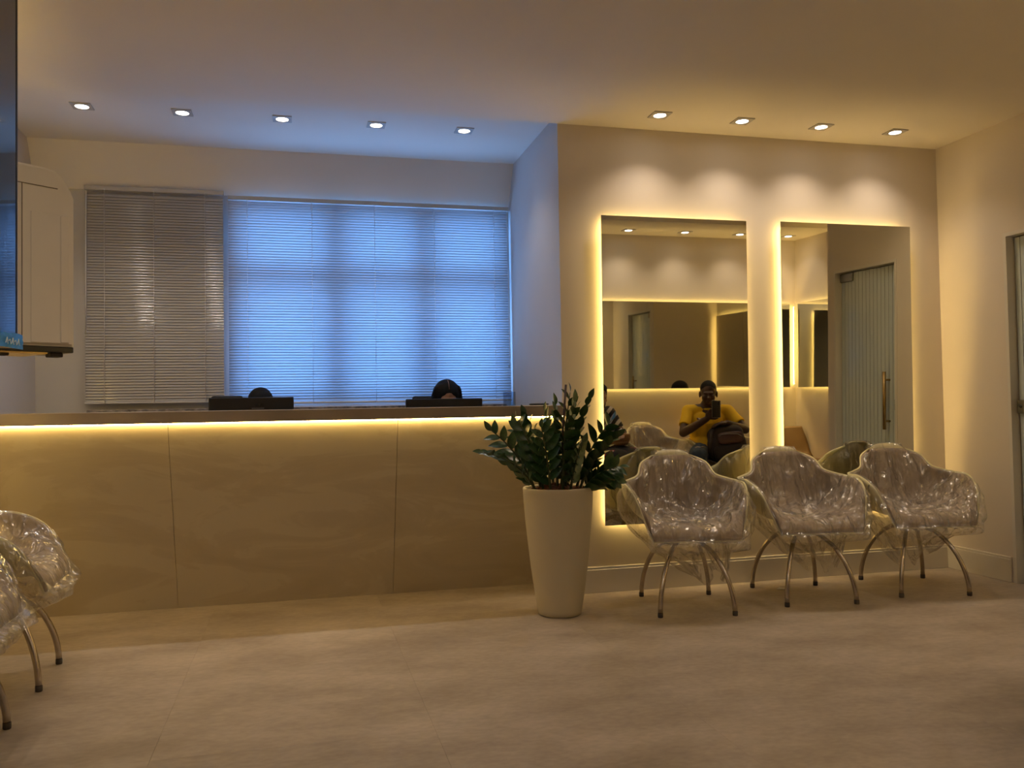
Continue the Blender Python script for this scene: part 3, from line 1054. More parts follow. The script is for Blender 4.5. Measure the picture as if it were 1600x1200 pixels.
def film_mesh(seed, tail=(0.06, 0.02), loose=1.0, press=False):
    rnd = random.Random(seed)
    bm = bmesh.new()
    ns, nt = 44, 56
    G = []
    for i in range(nt + 1):
        t = i / nt
        row = []
        for k in range(ns + 1):
            s = -1 + 2 * k / ns
            p, n = shell_pt(s, t), shell_nrm(s, t)
            edge = min(1, 6 * min(t, 1 - t, (1 - abs(s)) * 0.8))
            off = 0.0165 + 0.0085 * edge
            off += edge * (0.030 * math.exp(-((t - 0.56) / 0.10) ** 2) * (1 - 0.3 * abs(s)))
            off += edge * loose * (0.020 * ridged(p, 6, seed) + 0.012 * ridged(p, 14, seed + 5) + 0.010 * noise.noise(p * 9 + Vector((seed, 0, 0))) + 0.010 * max(0, math.sin(s * 9 + seed * 2 + 3 * t)) ** 3)
            if press:
                off = min(off, 0.018)
            q = p + n * max(0.0165 + 0.0025 * edge, off)
            if edge < 0.999:
                q = q + Vector((0, 0, 0.002 * (1 - edge)))
            row.append(bm.verts.new(q))
        G.append(row)
    for i in range(nt):
        for k in range(ns):
            bm.faces.new((G[i][k], G[i + 1][k], G[i + 1][k + 1], G[i][k + 1]))
    loop = [G[i][0] for i in range(nt + 1)] + [G[nt][k] for k in range(1, ns + 1)] + [G[i][ns] for i in range(nt - 1, -1, -1)] + [G[0][k] for k in range(ns - 1, 0, -1)]
    prev = loop
    rows = 16
    c = Vector((0, 0.0, 0.33))
    base = [v.co.copy() for v in loop]
    N = len(loop)
    ph = rnd.random() * 6
    for j in range(1, rows + 1):
        q = j / rows
        new = []
        for idx, b in enumerate(base):
            ang = math.atan2(b.y, b.x)
            rad = Vector((math.cos(ang), math.sin(ang), 0))
            rr = math.hypot(b.x, b.y)
            lob = 0.5 + 0.5 * math.sin(ang * 3 + ph) * math.sin(ang * 2 - ph)
            # profile: over the rim, hanging straight, then drawn in under the seat
            out = 0.016 if q < 0.10 else 0.022 + 0.03 * loose * lob
            tail_q = max(0, (q - 0.75) / 0.25)
            zt = 0.335 - 0.05 * lob - tail_q * (0.03 + 0.13 * lob)
            shrink = 1 - 0.80 * max(0, (q - 0.35) / 0.65) ** 1.3
            z = b.z + (zt - b.z) * min(1, (q * 1.12) ** 0.95)
            if q < 0.08:
                z = b.z - 0.004
            p = Vector((0, 0, z)) + rad * (rr * shrink + out * (1 - 0.6 * tail_q))
            p += Vector((tail[0], tail[1], 0)) * tail_q * 1.2
            cr_ = 0.013 * ridged(p, 8, seed + 9) + 0.009 * math.sin(ang * 23 + ph * 3 + q * 3) * q + 0.012 * noise.noise(p * 10 + Vector((0, seed, 0)))
            p += rad * cr_ * loose
            new.append(bm.verts.new(p))
        for idx in range(N):
            a = (idx + 1) % N
            bm.faces.new((prev[idx], new[idx], new[a], prev[a]))
        prev = new
    me = bpy.data.meshes.new('plastic_wrap')
    bm.to_mesh(me)
    bm.free()
    me.materials.append(M['film'])
    for p in me.polygons:
        p.use_smooth = True
    return me


CH = {}


def chair_meshes():
    bm = bmesh.new()
    sheet(bm, (-1, 1), (0, 1), 30, 40, -0.006, 0.003)
    o = bm_obj('shell', bm, M['shell'], None, True)
    CH['shell'] = o.data
    bpy.data.objects.remove(o)
    bm = bmesh.new()
    sheet(bm, (-0.985, 0.985), (0.006, 0.972), 26, 36, 0.0035, 0.016)
    o = bm_obj('upholstery', bm, M['uphol'], None, True)
    CH['uphol'] = o.data
    bpy.data.objects.remove(o)
    bm = bmesh.new()
    add_lathe(bm, [(0.001, 0.348), (0.03, 0.350), (0.036, 0.36), (0.036, 0.375), (0.085, 0.39), (0.09, 0.403), (0.001, 0.404)], 24)
    o = bm_obj('hub', bm, M['metal_leg'], None, True)
    CH['hub'] = o.data
    bpy.data.objects.remove(o)
    # a single curved leg towards +x
    bm = bmesh.new()
    pts = []
    for k in range(15):
        a = (k / 14) * PI / 2
        r = 0.02 + 0.295 * math.sin(a) ** 0.95
        pts.append((r, 0, 0.018 + 0.348 * math.cos(a) ** 1.15 if k < 14 else 0.014))
    add_tube(bm, pts, 0.0125, 12)
    bmesh.ops.recalc_face_normals(bm, faces=bm.faces)
    o = bm_obj('leg', bm, M['metal_leg'], None, True)
    CH['leg'] = o.data
    bpy.data.objects.remove(o)
    bm = bmesh.new()
    add_lathe(bm, [(0.001, 0.0), (0.0125, 0.0), (0.0138, 0.004), (0.0138, 0.022), (0.001, 0.022)], 12, (0.315, 0, 0))
    o = bm_obj('foot_cap', bm, M['foot'], None, True)
    CH['foot'] = o.data
    bpy.data.objects.remove(o)


chair_meshes()


def link(name, me, parent):
    o = bpy.data.objects.new(name, me)
    COL.objects.link(o)
    o.parent = parent
    return o


def wrapped_chair(label, x, y, rz, seed, group, tail=(0.06, -0.03), loose=1.0, legrot=0.0, press=False):
    r = thing('armchair', label, 'chair', (x, y, 0), rz, group)
    link('shell', CH['shell'], r)
    link('upholstery', CH['uphol'], r)
    link('hub', CH['hub'], r)
    for a in (52, 128, 232, 308):
        l = link('leg', CH['leg'], r)
        l.rotation_euler = (0, 0, math.radians(a) + legrot)
        link('foot_cap', CH['foot'], l)
    f = link('plastic_wrap', film_mesh(seed, tail, loose, press), r)
    f['label'] = 'crinkled clear plastic wrap'
    return r


GM = 'plastic-wrapped armchairs in front of the mirrors'
wrapped_chair('plastic-wrapped taupe armchair nearest the potted plant', 2.03, 4.30, -0.20, 1.0, GM, (0.09, -0.05), 1.1)
wrapped_chair('plastic-wrapped taupe armchair in the middle of the mirror row', 2.753, 4.32, -0.15, 2.0, GM, (0.05, -0.07), 1.0)
wrapped_chair('plastic-wrapped taupe armchair nearest the door wall', 3.475, 4.31, -0.20, 3.0, GM, (0.0, 0.0), 1.0)
GL = 'plastic-wrapped armchairs along the left wall'
wrapped_chair('plastic-wrapped armchair at the left edge facing along the counter', -1.26, 3.93, PI / 2 + 0.06, 4.0, GL, (0.03, 0.02), 1.2)
wrapped_chair('plastic-wrapped armchair mostly cut off by the left edge of the picture', -1.235, 3.14, PI / 2 + 0.02, 5.0, GL, (0.02, 0.0), 1.0)
GB = 'plastic-wrapped armchairs of the back row seen in the mirrors'
wrapped_chair('plastic-wrapped armchair under the person in the striped top, seen in the mirror', 2.60, 2.02, PI - 0.12, 6.0, GB, press=True)
wrapped_chair('empty plastic-wrapped armchair between two seated people, seen in the mirror', 3.25, 2.02, PI - 0.15, 7.0, GB)
wrapped_chair('plastic-wrapped armchair under the man in yellow, seen in the mirror', 3.92, 2.02, PI + 0.12, 8.0, GB, press=True)

# brown side chair in the nook
bc = thing('side_chair', 'brown side chair without plastic in the corner, seen in the right mirror', 'chair', (4.71, 2.05, 0), PI)
bm = bmesh.new()
TK2 = [0, 0.1, 0.45, 0.6, 0.8, 1.0]


def side_pt(s, t):
    y = interp(TK2, [-0.24, -0.22, 0.10, 0.19, 0.24, 0.28], t)
    z = interp(TK2, [0.41, 0.44, 0.42, 0.47, 0.61, 0.745], t)
    wv = interp(TK2, [0.21, 0.23, 0.24, 0.235, 0.22, 0.19], t)
    return Vector((wv * s, y - 0.05 * s * s * (1 if t > 0.5 else t), z + 0.03 * s * s * (1 - t)))


A, B = [], []
for i in range(31):
    ra, rb = [], []
    for k in range(17):
        p = side_pt(-1 + k / 8, i / 30)
        ra.append(bm.verts.new(p))
        rb.append(bm.verts.new(p + Vector((0, -0.012, 0.016))))
    A.append(ra)
    B.append(rb)
for i in range(30):
    for k in range(16):
        bm.faces.new((A[i][k], A[i + 1][k], A[i + 1][k + 1], A[i][k + 1]))
        bm.faces.new((B[i][k], B[i][k + 1], B[i + 1][k + 1], B[i + 1][k]))
    bm.faces.new((A[i][0], B[i][0], B[i + 1][0], A[i + 1][0]))
    bm.faces.new((A[i][16], A[i + 1][16], B[i + 1][16], B[i][16]))
for k in range(16):
    bm.faces.new((A[0][k], A[0][k + 1], B[0][k + 1], B[0][k]))
    bm.faces.new((A[30][k], B[30][k], B[30][k + 1], A[30][k + 1]))
bmesh.ops.recalc_face_normals(bm, faces=bm.faces)
bm_obj('seat_shell', bm, M['brown_uphol'], bc, True)
link('hub', CH['hub'], bc)
for a in (52, 128, 232, 308):
    l = link('leg', CH['leg'], bc)
    l.rotation_euler = (0, 0, math.radians(a))
    link('foot_cap', CH['foot'], l)

# ================================================================== potted plant
PX, PY = 1.327, 4.335
pl = thing('potted_plant', 'dark green leafy plant in a tall cream tapered pot at the counter end', 'potted plant', (PX, PY, 0))
bm = bmesh.new()
prof = [(0.001, 0.0), (0.100, 0.0), (0.112, 0.006), (0.118, 0.03), (0.135, 0.14), (0.151, 0.26), (0.164, 0.38), (0.1755, 0.50), (0.1825, 0.60),
        (0.185, 0.645), (0.186, 0.660), (0.183, 0.666), (0.172, 0.666), (0.168, 0.660), (0.166, 0.61), (0.001, 0.605)]
add_lathe(bm, prof, 64)
bmesh.ops.recalc_face_normals(bm, faces=bm.faces)
bm_obj('pot', bm, M['pot'], pl, True)
rnd = random.Random(11)
bm = bmesh.new()
for k in range(170):
    a, rr = rnd.random() * 2 * PI, 0.158 * math.sqrt(rnd.random())
    r = bmesh.ops.create_icosphere(bm, subdivisions=1, radius=rnd.uniform(0.009, 0.016))
    mt = Matrix.Translation((rr * math.cos(a), rr * math.sin(a), 0.634 + 0.035 * (1 - rr / 0.16) + rnd.uniform(0, 0.012))) @ Euler((rnd.random() * 6, rnd.random() * 6, 0)).to_matrix().to_4x4() @ Matrix.Diagonal((1.3, 1, 0.7, 1))
    for v in r['verts']:
        v.co = mt @ v.co
ch = bm_obj('bark_chips', bm, M['bark'], pl)
ch['kind'] = 'stuff'
# leaf mesh: pointed oval, folded along the midrib, along +x
bm = bmesh.new()
nl = 8
mid, lf, rt = [], [], []
for k in range(nl + 1):
    u = k / nl
    wd = 0.27 * math.sin(PI * u ** 0.80) ** 0.9 if 0 < k < nl else 0.004
    zz = -0.12 * u * u
    mid.append(bm.verts.new((u, 0, zz)))
    lf.append(bm.verts.new((u, wd, zz + 0.22 * wd)))
    rt.append(bm.verts.new((u, -wd, zz + 0.22 * wd)))
for k in range(nl):
    bm.faces.new((mid[k], mid[k + 1], lf[k + 1], lf[k]))
    bm.faces.new((rt[k], rt[k + 1], mid[k + 1], mid[k]))
lo_ = bm_obj('leaf', bm, M['leaf'], None, True)
LEAF = lo_.data
bpy.data.objects.remove(lo_)
stems = []
# (azimuth degrees, lean, length, start radius)
spec = [(195, 0.95, 0.44, 0.11), (180, 0.62, 0.45, 0.11), (205, 0.42, 0.46, 0.09), (160, 0.36, 0.42, 0.08), (230, 0.30, 0.40, 0.09),
        (270, 0.22, 0.44, 0.08), (300, 0.16, 0.52, 0.05), (10, 0.30, 0.55, 0.05), (0, 0.52, 0.47, 0.09), (340, 0.62, 0.40, 0.10),
        (320, 0.95, 0.30, 0.12), (45, 0.35, 0.50, 0.07), (90, 0.30, 0.48, 0.07), (130, 0.30, 0.47, 0.07), (250, 0.12, 0.50, 0.03),
        (20, 0.14, 0.57, 0.02), (350, 1.15, 0.22, 0.13), (285, 0.45, 0.34, 0.11)]
for si, (az, lean, ln, r0) in enumerate(spec):
    a = math.radians(az)
    dirh = Vector((math.cos(a), math.sin(a), 0))
    pts = []
    p = dirh * r0 + Vector((0, 0, 0.60))
    th = lean * 0.45
    n = 9
    for k in range(n + 1):
        pts.append(p.copy())
        d = dirh * math.sin(th) + Vector((0, 0, math.cos(th)))
        p = p + d * (ln / n)
        th += lean * 1.1 / n
    so = tube('stem', pts, [0.0085 - 0.006 * k / n for k in range(n + 1)], M['stem'], pl, 7)
    nle = 13
    for q in range(nle):
        u = 0.22 + 0.78 * q / (nle - 1)
        f = u * n
        i0 = min(n - 1, int(f))
        pos = pts[i0].lerp(pts[i0 + 1], f - i0)
        ax = (pts[i0 + 1] - pts[i0]).normalized()
        side = 1 if q % 2 else -1
        lat = ax.cross(dirh if abs(ax.dot(dirh)) < 0.9 else Vector((0, 0, 1)))
        if lat.length < 1e-4:
            lat = Vector((-dirh.y, dirh.x, 0))
        lat.normalize()
        # leaf planes of the stems twist at random about the stem
        tw = (si * 1.7) % PI
        lat = Matrix.Rotation(tw, 3, ax) @ lat
        dl = (lat * side * 0.80 + ax * (0.60 + 0.25 * u) + Vector((0, 0, 0.05))).normalized()
        if q == nle - 1:
            dl = (ax + lat * 0.2).normalized()
        yv = ax.cross(dl)
        if yv.length < 1e-4:
            yv = Vector((0, 1, 0))
        zv = (dl.cross(ax.cross(dl))).normalized() if yv.length > 1e-4 else Vector((0, 0, 1))
        nrm = ax - dl * ax.dot(dl)
        if nrm.length < 0.05:
            nrm = lat.copy()
        # leaf face looks up along the stem, tilted a little
        nrm = (nrm.normalized() * 0.75 + lat.cross(ax) * 0.66).normalized()
        yv = nrm.cross(dl).normalized()
        nrm = dl.cross(yv).normalized()
        sz = rnd.uniform(0.078, 0.102) * (0.75 + 0.5 * math.sin(PI * min(1, u)))
        if q == nle - 1:
            sz *= 0.9
        o = bpy.data.objects.new('leaf', LEAF)
        COL.objects.link(o)
        o.parent = so
        o.matrix_local = Matrix(((dl.x, yv.x, nrm.x, pos.x), (dl.y, yv.y, nrm.y, pos.y), (dl.z, yv.z, nrm.z, pos.z), (0, 0, 0, 1))) @ Matrix.Diagonal((sz, sz, sz, 1))
tube('support_stick', [(0.02, -0.02, 0.60), (0.028, -0.015, 0.95), (0.052, -0.01, 1.205)], [0.006, 0.006, 0.0065], M['stick'], pl, 8)

# ================================================================== people


def add_ell(bm, c, r, rot=None, u=18, v=12):
    res = bmesh.ops.create_uvsphere(bm, u_segments=u, v_segments=v, radius=1.0)
    m = Matrix.Translation(Vector(c)) @ (rot.to_4x4() if rot is not None else Matrix.Identity(4)) @ Matrix.Diagonal((r[0], r[1], r[2], 1))
    for x in res['verts']:
        x.co = m @ x.co


def add_cap(bm, a, b, ra, rb, n=14):
    """tapered capsule"""
    a, b = Vector(a), Vector(b)
    d = b - a
    L = d.length
    if L < 1e-5:
        return
    q = Vector((0, 0, 1)).rotation_difference(d.normalized()).to_matrix()
    prof = []
    for k in range(0, 6):
        t = -PI / 2 + (PI / 2) * k / 5
        prof.append((max(1e-4, ra * math.cos(t)), ra * math.sin(t)))
    for k in range(0, 6):
        t = (PI / 2) * k / 5
        prof.append((max(1e-4, rb * math.cos(t)), L + rb * math.sin(t)))
    rings = []
    for r, z in prof:
        rings.append([bm.verts.new(a + q @ Vector((r * math.cos(2 * PI * k / n), r * math.sin(2 * PI * k / n), z))) for k in range(n)])
    for i in range(len(rings) - 1):
        for k in range(n):
            bm.faces.new((rings[i][k], rings[i][(k + 1) % n], rings[i + 1][(k + 1) % n], rings[i + 1][k]))
    bm.faces.new(list(reversed(rings[0])))
    bm.faces.new(rings[-1])


def add_chain(bm, pts, rads):
    for i in range(len(pts) - 1):
        add_cap(bm, pts[i], pts[i + 1], rads[i], rads[i + 1])


def fuse(name, bm, mat, parent, voxel=0.008, smooth=4):
    bmesh.ops.recalc_face_normals(bm, faces=bm.faces)
    o = bm_obj(name, bm, mat, parent, True)
    m = o.modifiers.new('r', 'REMESH')
    m.mode = 'VOXEL'
    m.voxel_size = voxel
    s = o.modifiers.new('s', 'SMOOTH')
    s.factor = 0.5
    s.iterations = smooth
    bake(o)
    if not o.data.materials:
        o.data.materials.append(mat)
    return o


def hand(bm, wrist, direction, palm_n, size=1.0, curl=0.6, thumb_side=1):
    """palm and five bent fingers; palm_n is the direction the palm faces"""
    d = Vector(direction).normalized()
    pn = Vector(palm_n)
    pn = (pn - d * pn.dot(d)).normalized()
    sd = d.cross(pn).normalized() * thumb_side
    w_ = Vector(wrist)
    k = size
    base = w_ + d * 0.045 * k
    rot = Matrix((sd, d, pn)).transposed()
    add_ell(bm, base, (0.042 * k, 0.052 * k, 0.017 * k), rot, 14, 10)
    for i, (off, ln) in enumerate(((0.030, 0.072), (0.010, 0.080), (-0.011, 0.074), (-0.030, 0.058))):
        p0 = w_ + d * 0.075 * k + sd * off * k
        a1, a2, a3 = curl * 0.5, curl * 1.2, curl * 1.8
        pts = [p0]
        for a, f in ((a1, 0.45), (a2, 0.32), (a3, 0.23)):
            pts.append(pts[-1] + (d * math.cos(a) + pn * math.sin(a)) * ln * f * k)
        add_chain(bm, pts, [0.0098 * k, 0.0092 * k, 0.0086 * k, 0.0075 * k])
    p0 = w_ + d * 0.025 * k + sd * 0.032 * k
    pts = [p0, p0 + (sd * 0.75 + d * 0.55 + pn * 0.35).normalized() * 0.036 * k]
    pts.append(pts[-1] + (sd * 0.25 + d * 0.8 + pn * 0.55).normalized() * 0.030 * k)
    add_chain(bm, pts, [0.013 * k, 0.0105 * k, 0.0085 * k])


def head_shape(bm, hc_, rot, k=1.0):
    """local: face towards -y, centre of skull at hc_"""
    def P(x, y, z):
        return Vector(hc_) + rot @ Vector((x * k, y * k, z * k))

    def E(c, r):
        add_ell(bm, P(*c), tuple(v * k for v in r), rot)
    E((0, 0.012, 0.028), (0.076, 0.096, 0.088))       # cranium
    E((0, -0.028, -0.030), (0.064, 0.066, 0.078))     # face
    E((0, -0.040, -0.085), (0.045, 0.046, 0.036))     # jaw and chin
    E((0, -0.078, 0.014), (0.050, 0.020, 0.014))      # brow
    E((0, -0.106, -0.030), (0.017, 0.016, 0.014))     # nose tip
    add_cap(bm, P(0, -0.088, 0.008), P(0, -0.104, -0.028), 0.009 * k, 0.012 * k)
    E((0, -0.092, -0.062), (0.025, 0.012, 0.008))     # upper lip
    E((0, -0.089, -0.074), (0.021, 0.012, 0.008))     # lower lip
    for s in (-1, 1):
        E((s * 0.036, -0.070, -0.030), (0.024, 0.022, 0.024))   # cheek
        E((s * 0.079, 0.012, -0.012), (0.011, 0.021, 0.033))    # ear


def eyes(parent, hc_, rot, k=1.0):
    for s in (-1, 1):
        bm = bmesh.new()
        add_ell(bm, Vector(hc_) + rot @ Vector((s * 0.031 * k, -0.0815 * k, -0.006 * k)), (0.0105 * k, 0.007 * k, 0.0042 * k), rot, 12, 8)
        e = bm_obj('eye', bm, M['eye'], parent, True)
        bm = bmesh.new()
        add_ell(bm, Vector(hc_) + rot @ Vector((s * 0.031 * k, -0.0868 * k, -0.006 * k)), (0.0055 * k, 0.0035 * k, 0.0052 * k), rot, 10, 6)
        bm_obj('iris', bm, M['iris'], e, True)


def person(label, loc, rz, J, skin, top_mat, leg_mat, hair_style, group, sleeves='short', legs='long', voxel=0.008, shoes=True):
    """seated figure facing local -Y; J holds joint positions in local space"""
    r = thing('person', label, 'person', loc, rz, group)
    rot = Euler(J.get('head_rot', (0, 0, 0))).to_matrix()
    hc_ = Vector(J['head'])
    neck, chest, waist, pel = (Vector(J[k]) for k in ('neck', 'chest', 'waist', 'pelvis'))
    bm = bmesh.new()
    head_shape(bm, hc_, rot)
    add_cap(bm, hc_ + rot @ Vector((0, 0.02, -0.06)), neck, 0.052, 0.058)
    add_cap(bm, neck, chest, 0.07, 0.11)
    for dx in (-0.07, 0.07):
        add_cap(bm, chest + Vector((dx, 0, 0)), waist + Vector((dx * 0.8, 0, 0)), 0.105, 0.095)
        add_cap(bm, waist + Vector((dx * 0.8, 0, 0)), pel + Vector((dx, 0, 0)), 0.095, 0.105)
    for s, sd in ((1, 'l'), (-1, 'r')):
        sh, el, wr = (Vector(J[k + sd]) for k in ('sh_', 'el_', 'wr_'))
        add_cap(bm, neck + Vector((0, 0.01, -0.03)), sh, 0.055, 0.056)
        add_chain(bm, [sh, sh.lerp(el, 0.5), el, el.lerp(wr, 0.35), wr], [0.056, 0.049, 0.041, 0.042, 0.028])
        hd_ = J['hand_' + sd]
        hand(bm, wr, hd_[0], hd_[1], 1.0, hd_[2], hd_[3])
        hp, kn, an = (Vector(J[k + sd]) for k in ('hip_', 'kn_', 'an_'))
        add_chain(bm, [hp, hp.lerp(kn, 0.5), kn, kn.lerp(an, 0.35), an], [0.088, 0.074, 0.058, 0.056, 0.038])
        ft = J['toe_' + sd]
        add_chain(bm, [an + Vector((0, 0.02, -0.035)), Vector(ft)], [0.036, 0.030])
    fuse('body', bm, skin, r, voxel, 3)
    eyes(r, hc_, rot)
    # top
    bm = bmesh.new()
    g_ = 0.013
    add_cap(bm, neck + Vector((0, 0.0, -0.045)), chest, 0.075, 0.11 + g_)
    for dx in (-0.07, 0.07):
        add_cap(bm, chest + Vector((dx, 0, 0)), waist + Vector((dx * 0.8, 0, 0)), 0.105 + g_, 0.1 + g_)
        add_cap(bm, waist + Vector((dx * 0.8, 0, 0)), pel + Vector((dx, 0, 0.03)), 0.1 + g_, 0.104 + g_)
    for sd in 'lr':
        sh, el, wr = (Vector(J[k + sd]) for k in ('sh_', 'el_', 'wr_'))
        add_cap(bm, neck + Vector((0, 0.01, -0.04)), sh, 0.056, 0.061)
        if sleeves == 'short':
            add_chain(bm, [sh, sh.lerp(el, 0.45)], [0.062, 0.056])
            # flat-ended cuff: a short flared tube
            q0, q1 = sh.lerp(el, 0.4), sh.lerp(el, 0.68)
            add_tube(bm, [q0, q1], [0.058, 0.061], 16)
        else:
            add_chain(bm, [sh, sh.lerp(el, 0.5), el, wr.lerp(el, 0.12)], [0.056 + g_, 0.052 + g_, 0.045 + g_, 0.032 + g_])
    fuse('top', bm, top_mat, r, voxel, 4)
    # legs wear
    bm = bmesh.new()
    for dx in (-0.06, 0.06):
        add_cap(bm, pel + Vector((dx, 0, 0.02)), pel + Vector((dx, -0.01, -0.02)), 0.112 + 0.004, 0.112 + 0.004)
    for sd in 'lr':
        hp, kn, an = (Vector(J[k + sd]) for k in ('hip_', 'kn_', 'an_'))
        if legs == 'knee':
            add_chain(bm, [hp, hp.lerp(kn, 0.5), kn], [0.100, 0.089, 0.076])
            add_tube(bm, [kn + (kn - hp).normalized() * 0.01, kn.lerp(an, 0.26)], [0.074, 0.082], 18)
        elif legs == 'skirt':
            add_chain(bm, [hp, hp.lerp(kn, 0.5), kn, kn.lerp(an, 0.6)], [0.112, 0.108, 0.100, 0.105])
        else:
            add_chain(bm, [hp, hp.lerp(kn, 0.5), kn, kn.lerp(an, 0.9)], [0.100, 0.088, 0.072, 0.056])
    if legs == 'skirt':
        a, b = Vector(J['kn_l']), Vector(J['kn_r'])
        add_cap(bm, a.lerp(Vector(J['hip_l']), 0.3), b.lerp(Vector(J['hip_r']), 0.3), 0.10, 0.10)
        add_cap(bm, a + Vector((0, 0, -0.1)), b + Vector((0, 0, -0.1)), 0.09, 0.09)
    fuse('trousers' if legs != 'skirt' else 'skirt', bm, leg_mat, r, voxel, 4)
    # hair
    def HP(x, y, z):
        return hc_ + rot @ Vector((x, y, z))
    bm = bmesh.new()
    if hair_style == 'short':
        add_ell(bm, HP(0, 0.018, 0.040), (0.0785, 0.0955, 0.083), rot)
        o = fuse('hair', bm, M['hair'], r, 0.006, 2)
    else:
        add_ell(bm, HP(0, 0.022, 0.036), (0.088, 0.102, 0.092), rot)
        for s in (-1, 1):
            add_chain(bm, [HP(s * 0.060, 0.005, 0.06), HP(s * 0.082, 0.012, -0.02), HP(s * 0.086, 0.02, -0.12), HP(s * 0.08, 0.02, -0.22)], [0.035, 0.030, 0.030, 0.018])
        add_chain(bm, [HP(0, 0.075, 0.02), HP(0, 0.085, -0.12), HP(0, 0.085, -0.24)], [0.06, 0.06, 0.03])
        o = fuse('hair', bm, M['hair'], r, 0.006, 3)
        bm = bmesh.new()
        add_tube(bm, [HP(0, -0.070, 0.088), HP(0, -0.045, 0.117), HP(0, 0.0, 0.1295)], 0.0016, 6)
        pr = bm_obj('parting', bm, skin, o, True)
    if shoes:
        for sd in 'lr':
            an, ft = Vector(J['an_' + sd]), Vector(J['toe_' + sd])
            bm = bmesh.new()
            add_chain(bm, [Vector((an.x, an.y + 0.02, 0.048)), Vector((ft.x, ft.y, 0.044))], [0.044, 0.040])
            add_cap(bm, an + Vector((0, 0.01, 0.0)), Vector((an.x, an.y + 0.01, 0.06)), 0.046, 0.046)
            so = fuse('shoe', bm, M['shoe'], r, 0.008, 3)
            for v in so.data.vertices:
                if v.co.z < 0.008:
                    v.co.z = 0.008
            d = (ft - an)
            L = math.hypot(d.x, d.y) + 0.085
            m = Matrix.Translation(((an.x + ft.x) / 2, (an.y + 0.02 + ft.y) / 2, 0.005)) @ Matrix.Rotation(math.atan2(d.y, d.x), 4, 'Z')
            bm = bmesh.new()
            add_box(bm, -L / 2, L / 2, -0.042, 0.042, -0.005, 0.006, 0.004, 1, m)
            bm_obj('sole', bm, M['sole'], so)
    return r


JM = dict(head=(0.0, 0.035, 1.105), head_rot=(0.12, 0, 0.10), neck=(0, 0.09, 0.99), chest=(0, 0.11, 0.84), waist=(0, 0.10, 0.66), pelvis=(0, 0.06, 0.555),
          sh_l=(0.185, 0.085, 0.935), el_l=(0.245, -0.07, 0.735), wr_l=(0.045, -0.235, 0.875),
          sh_r=(-0.185, 0.085, 0.935), el_r=(-0.325, -0.06, 0.765), wr_r=(-0.135, -0.235, 0.835),
          hand_l=((-0.55, -0.25, 0.75), (-0.35, -0.9, 0.1), 0.75, -1), hand_r=((0.95, -0.25, -0.05), (0.1, -0.1, -1), 0.45, 1),
          hip_l=(0.095, 0.02, 0.545), kn_l=(0.135, -0.42, 0.545), an_l=(0.13, -0.40, 0.10), toe_l=(0.15, -0.54, 0.045),
          hip_r=(-0.105, 0.02, 0.545), kn_r=(-0.30, -0.38, 0.525), an_r=(-0.30, -0.36, 0.10), toe_r=(-0.34, -0.50, 0.045))
man = person('man in yellow T-shirt and jeans holding up a phone, seen in the left mirror', (3.77, 2.05, 0.0), PI + 0.36, JM, M['skin_dark'], M['yellow'], M['jeans'],
             'short', 'seated people of the back row', 'short', 'knee', 0.0065)
# small chest emblem on the shirt
bm = bmesh.new()
add_tube(bm, [(0.112, -0.010, 0.872), (0.095, -0.016, 0.850), (0.072, -0.018, 0.846), (0.050, -0.014, 0.866)], [0.005, 0.012, 0.012, 0.005], 8)
em = bm_obj('chest_emblem', bm, M['emblem_red'], man, True)
bm = bmesh.new()
add_tube(bm, [(0.100, -0.018, 0.872), (0.082, -0.024, 0.860), (0.062, -0.020, 0.872)], [0.003, 0.009, 0.003], 8)
bm_obj('emblem_highlight', bm, M['emblem_white'], em, True)  # white part of the emblem itself
bm = bmesh.new()
for k, (x, z) in enumerate(((0.10, 0.628), (0.125, 0.622), (0.148, 0.628))):
    add_tube(bm, [(x - 0.03, -0.36, z - 0.004), (x, -0.37, z), (x + 0.02, -0.38, z - 0.006)], [0.003, 0.006, 0.003], 6)
bm_obj('worn_patch', bm, M['denim_pale'], man, True)

# phone (held by the man; world frame through the same turn)
def man_w(x, y, z):
    c_, s_ = math.cos(PI + 0.36), math.sin(PI + 0.36)
    return (3.77 + c_ * x - s_ * y, 2.05 + s_ * x + c_ * y, z)


px, py, pz = man_w(-0.030, -0.318, 0.965)
ph = thing('phone', 'dark phone held up by the man in yellow', 'phone', (px, py, pz - 0.075), PI + 0.40)
box('case', -0.038, 0.038, -0.0045, 0.0045, 0, 0.155, M['black'], ph, 0.004, 2)
box('edge_band', -0.0392, 0.0392, -0.0028, 0.0028, -0.001, 0.156, M['phone_edge'], ph, 0.003, 1)
box('screen', -0.035, 0.035, 0.0046, 0.0052, 0.006, 0.149, M['screen'], ph)
cb = box('camera_bump', -0.033, -0.008, -0.0065, -0.0044, 0.115, 0.149, M['black'], ph, 0.003, 2)
tube('camera_lens', [(-0.021, -0.0065, 0.140), (-0.021, -0.0082, 0.140)], 0.006, M['phone_lens'], cb, 12)
tube('camera_lens', [(-0.021, -0.0065, 0.124), (-0.021, -0.0082, 0.124)], 0.006, M['phone_lens'], cb, 12)


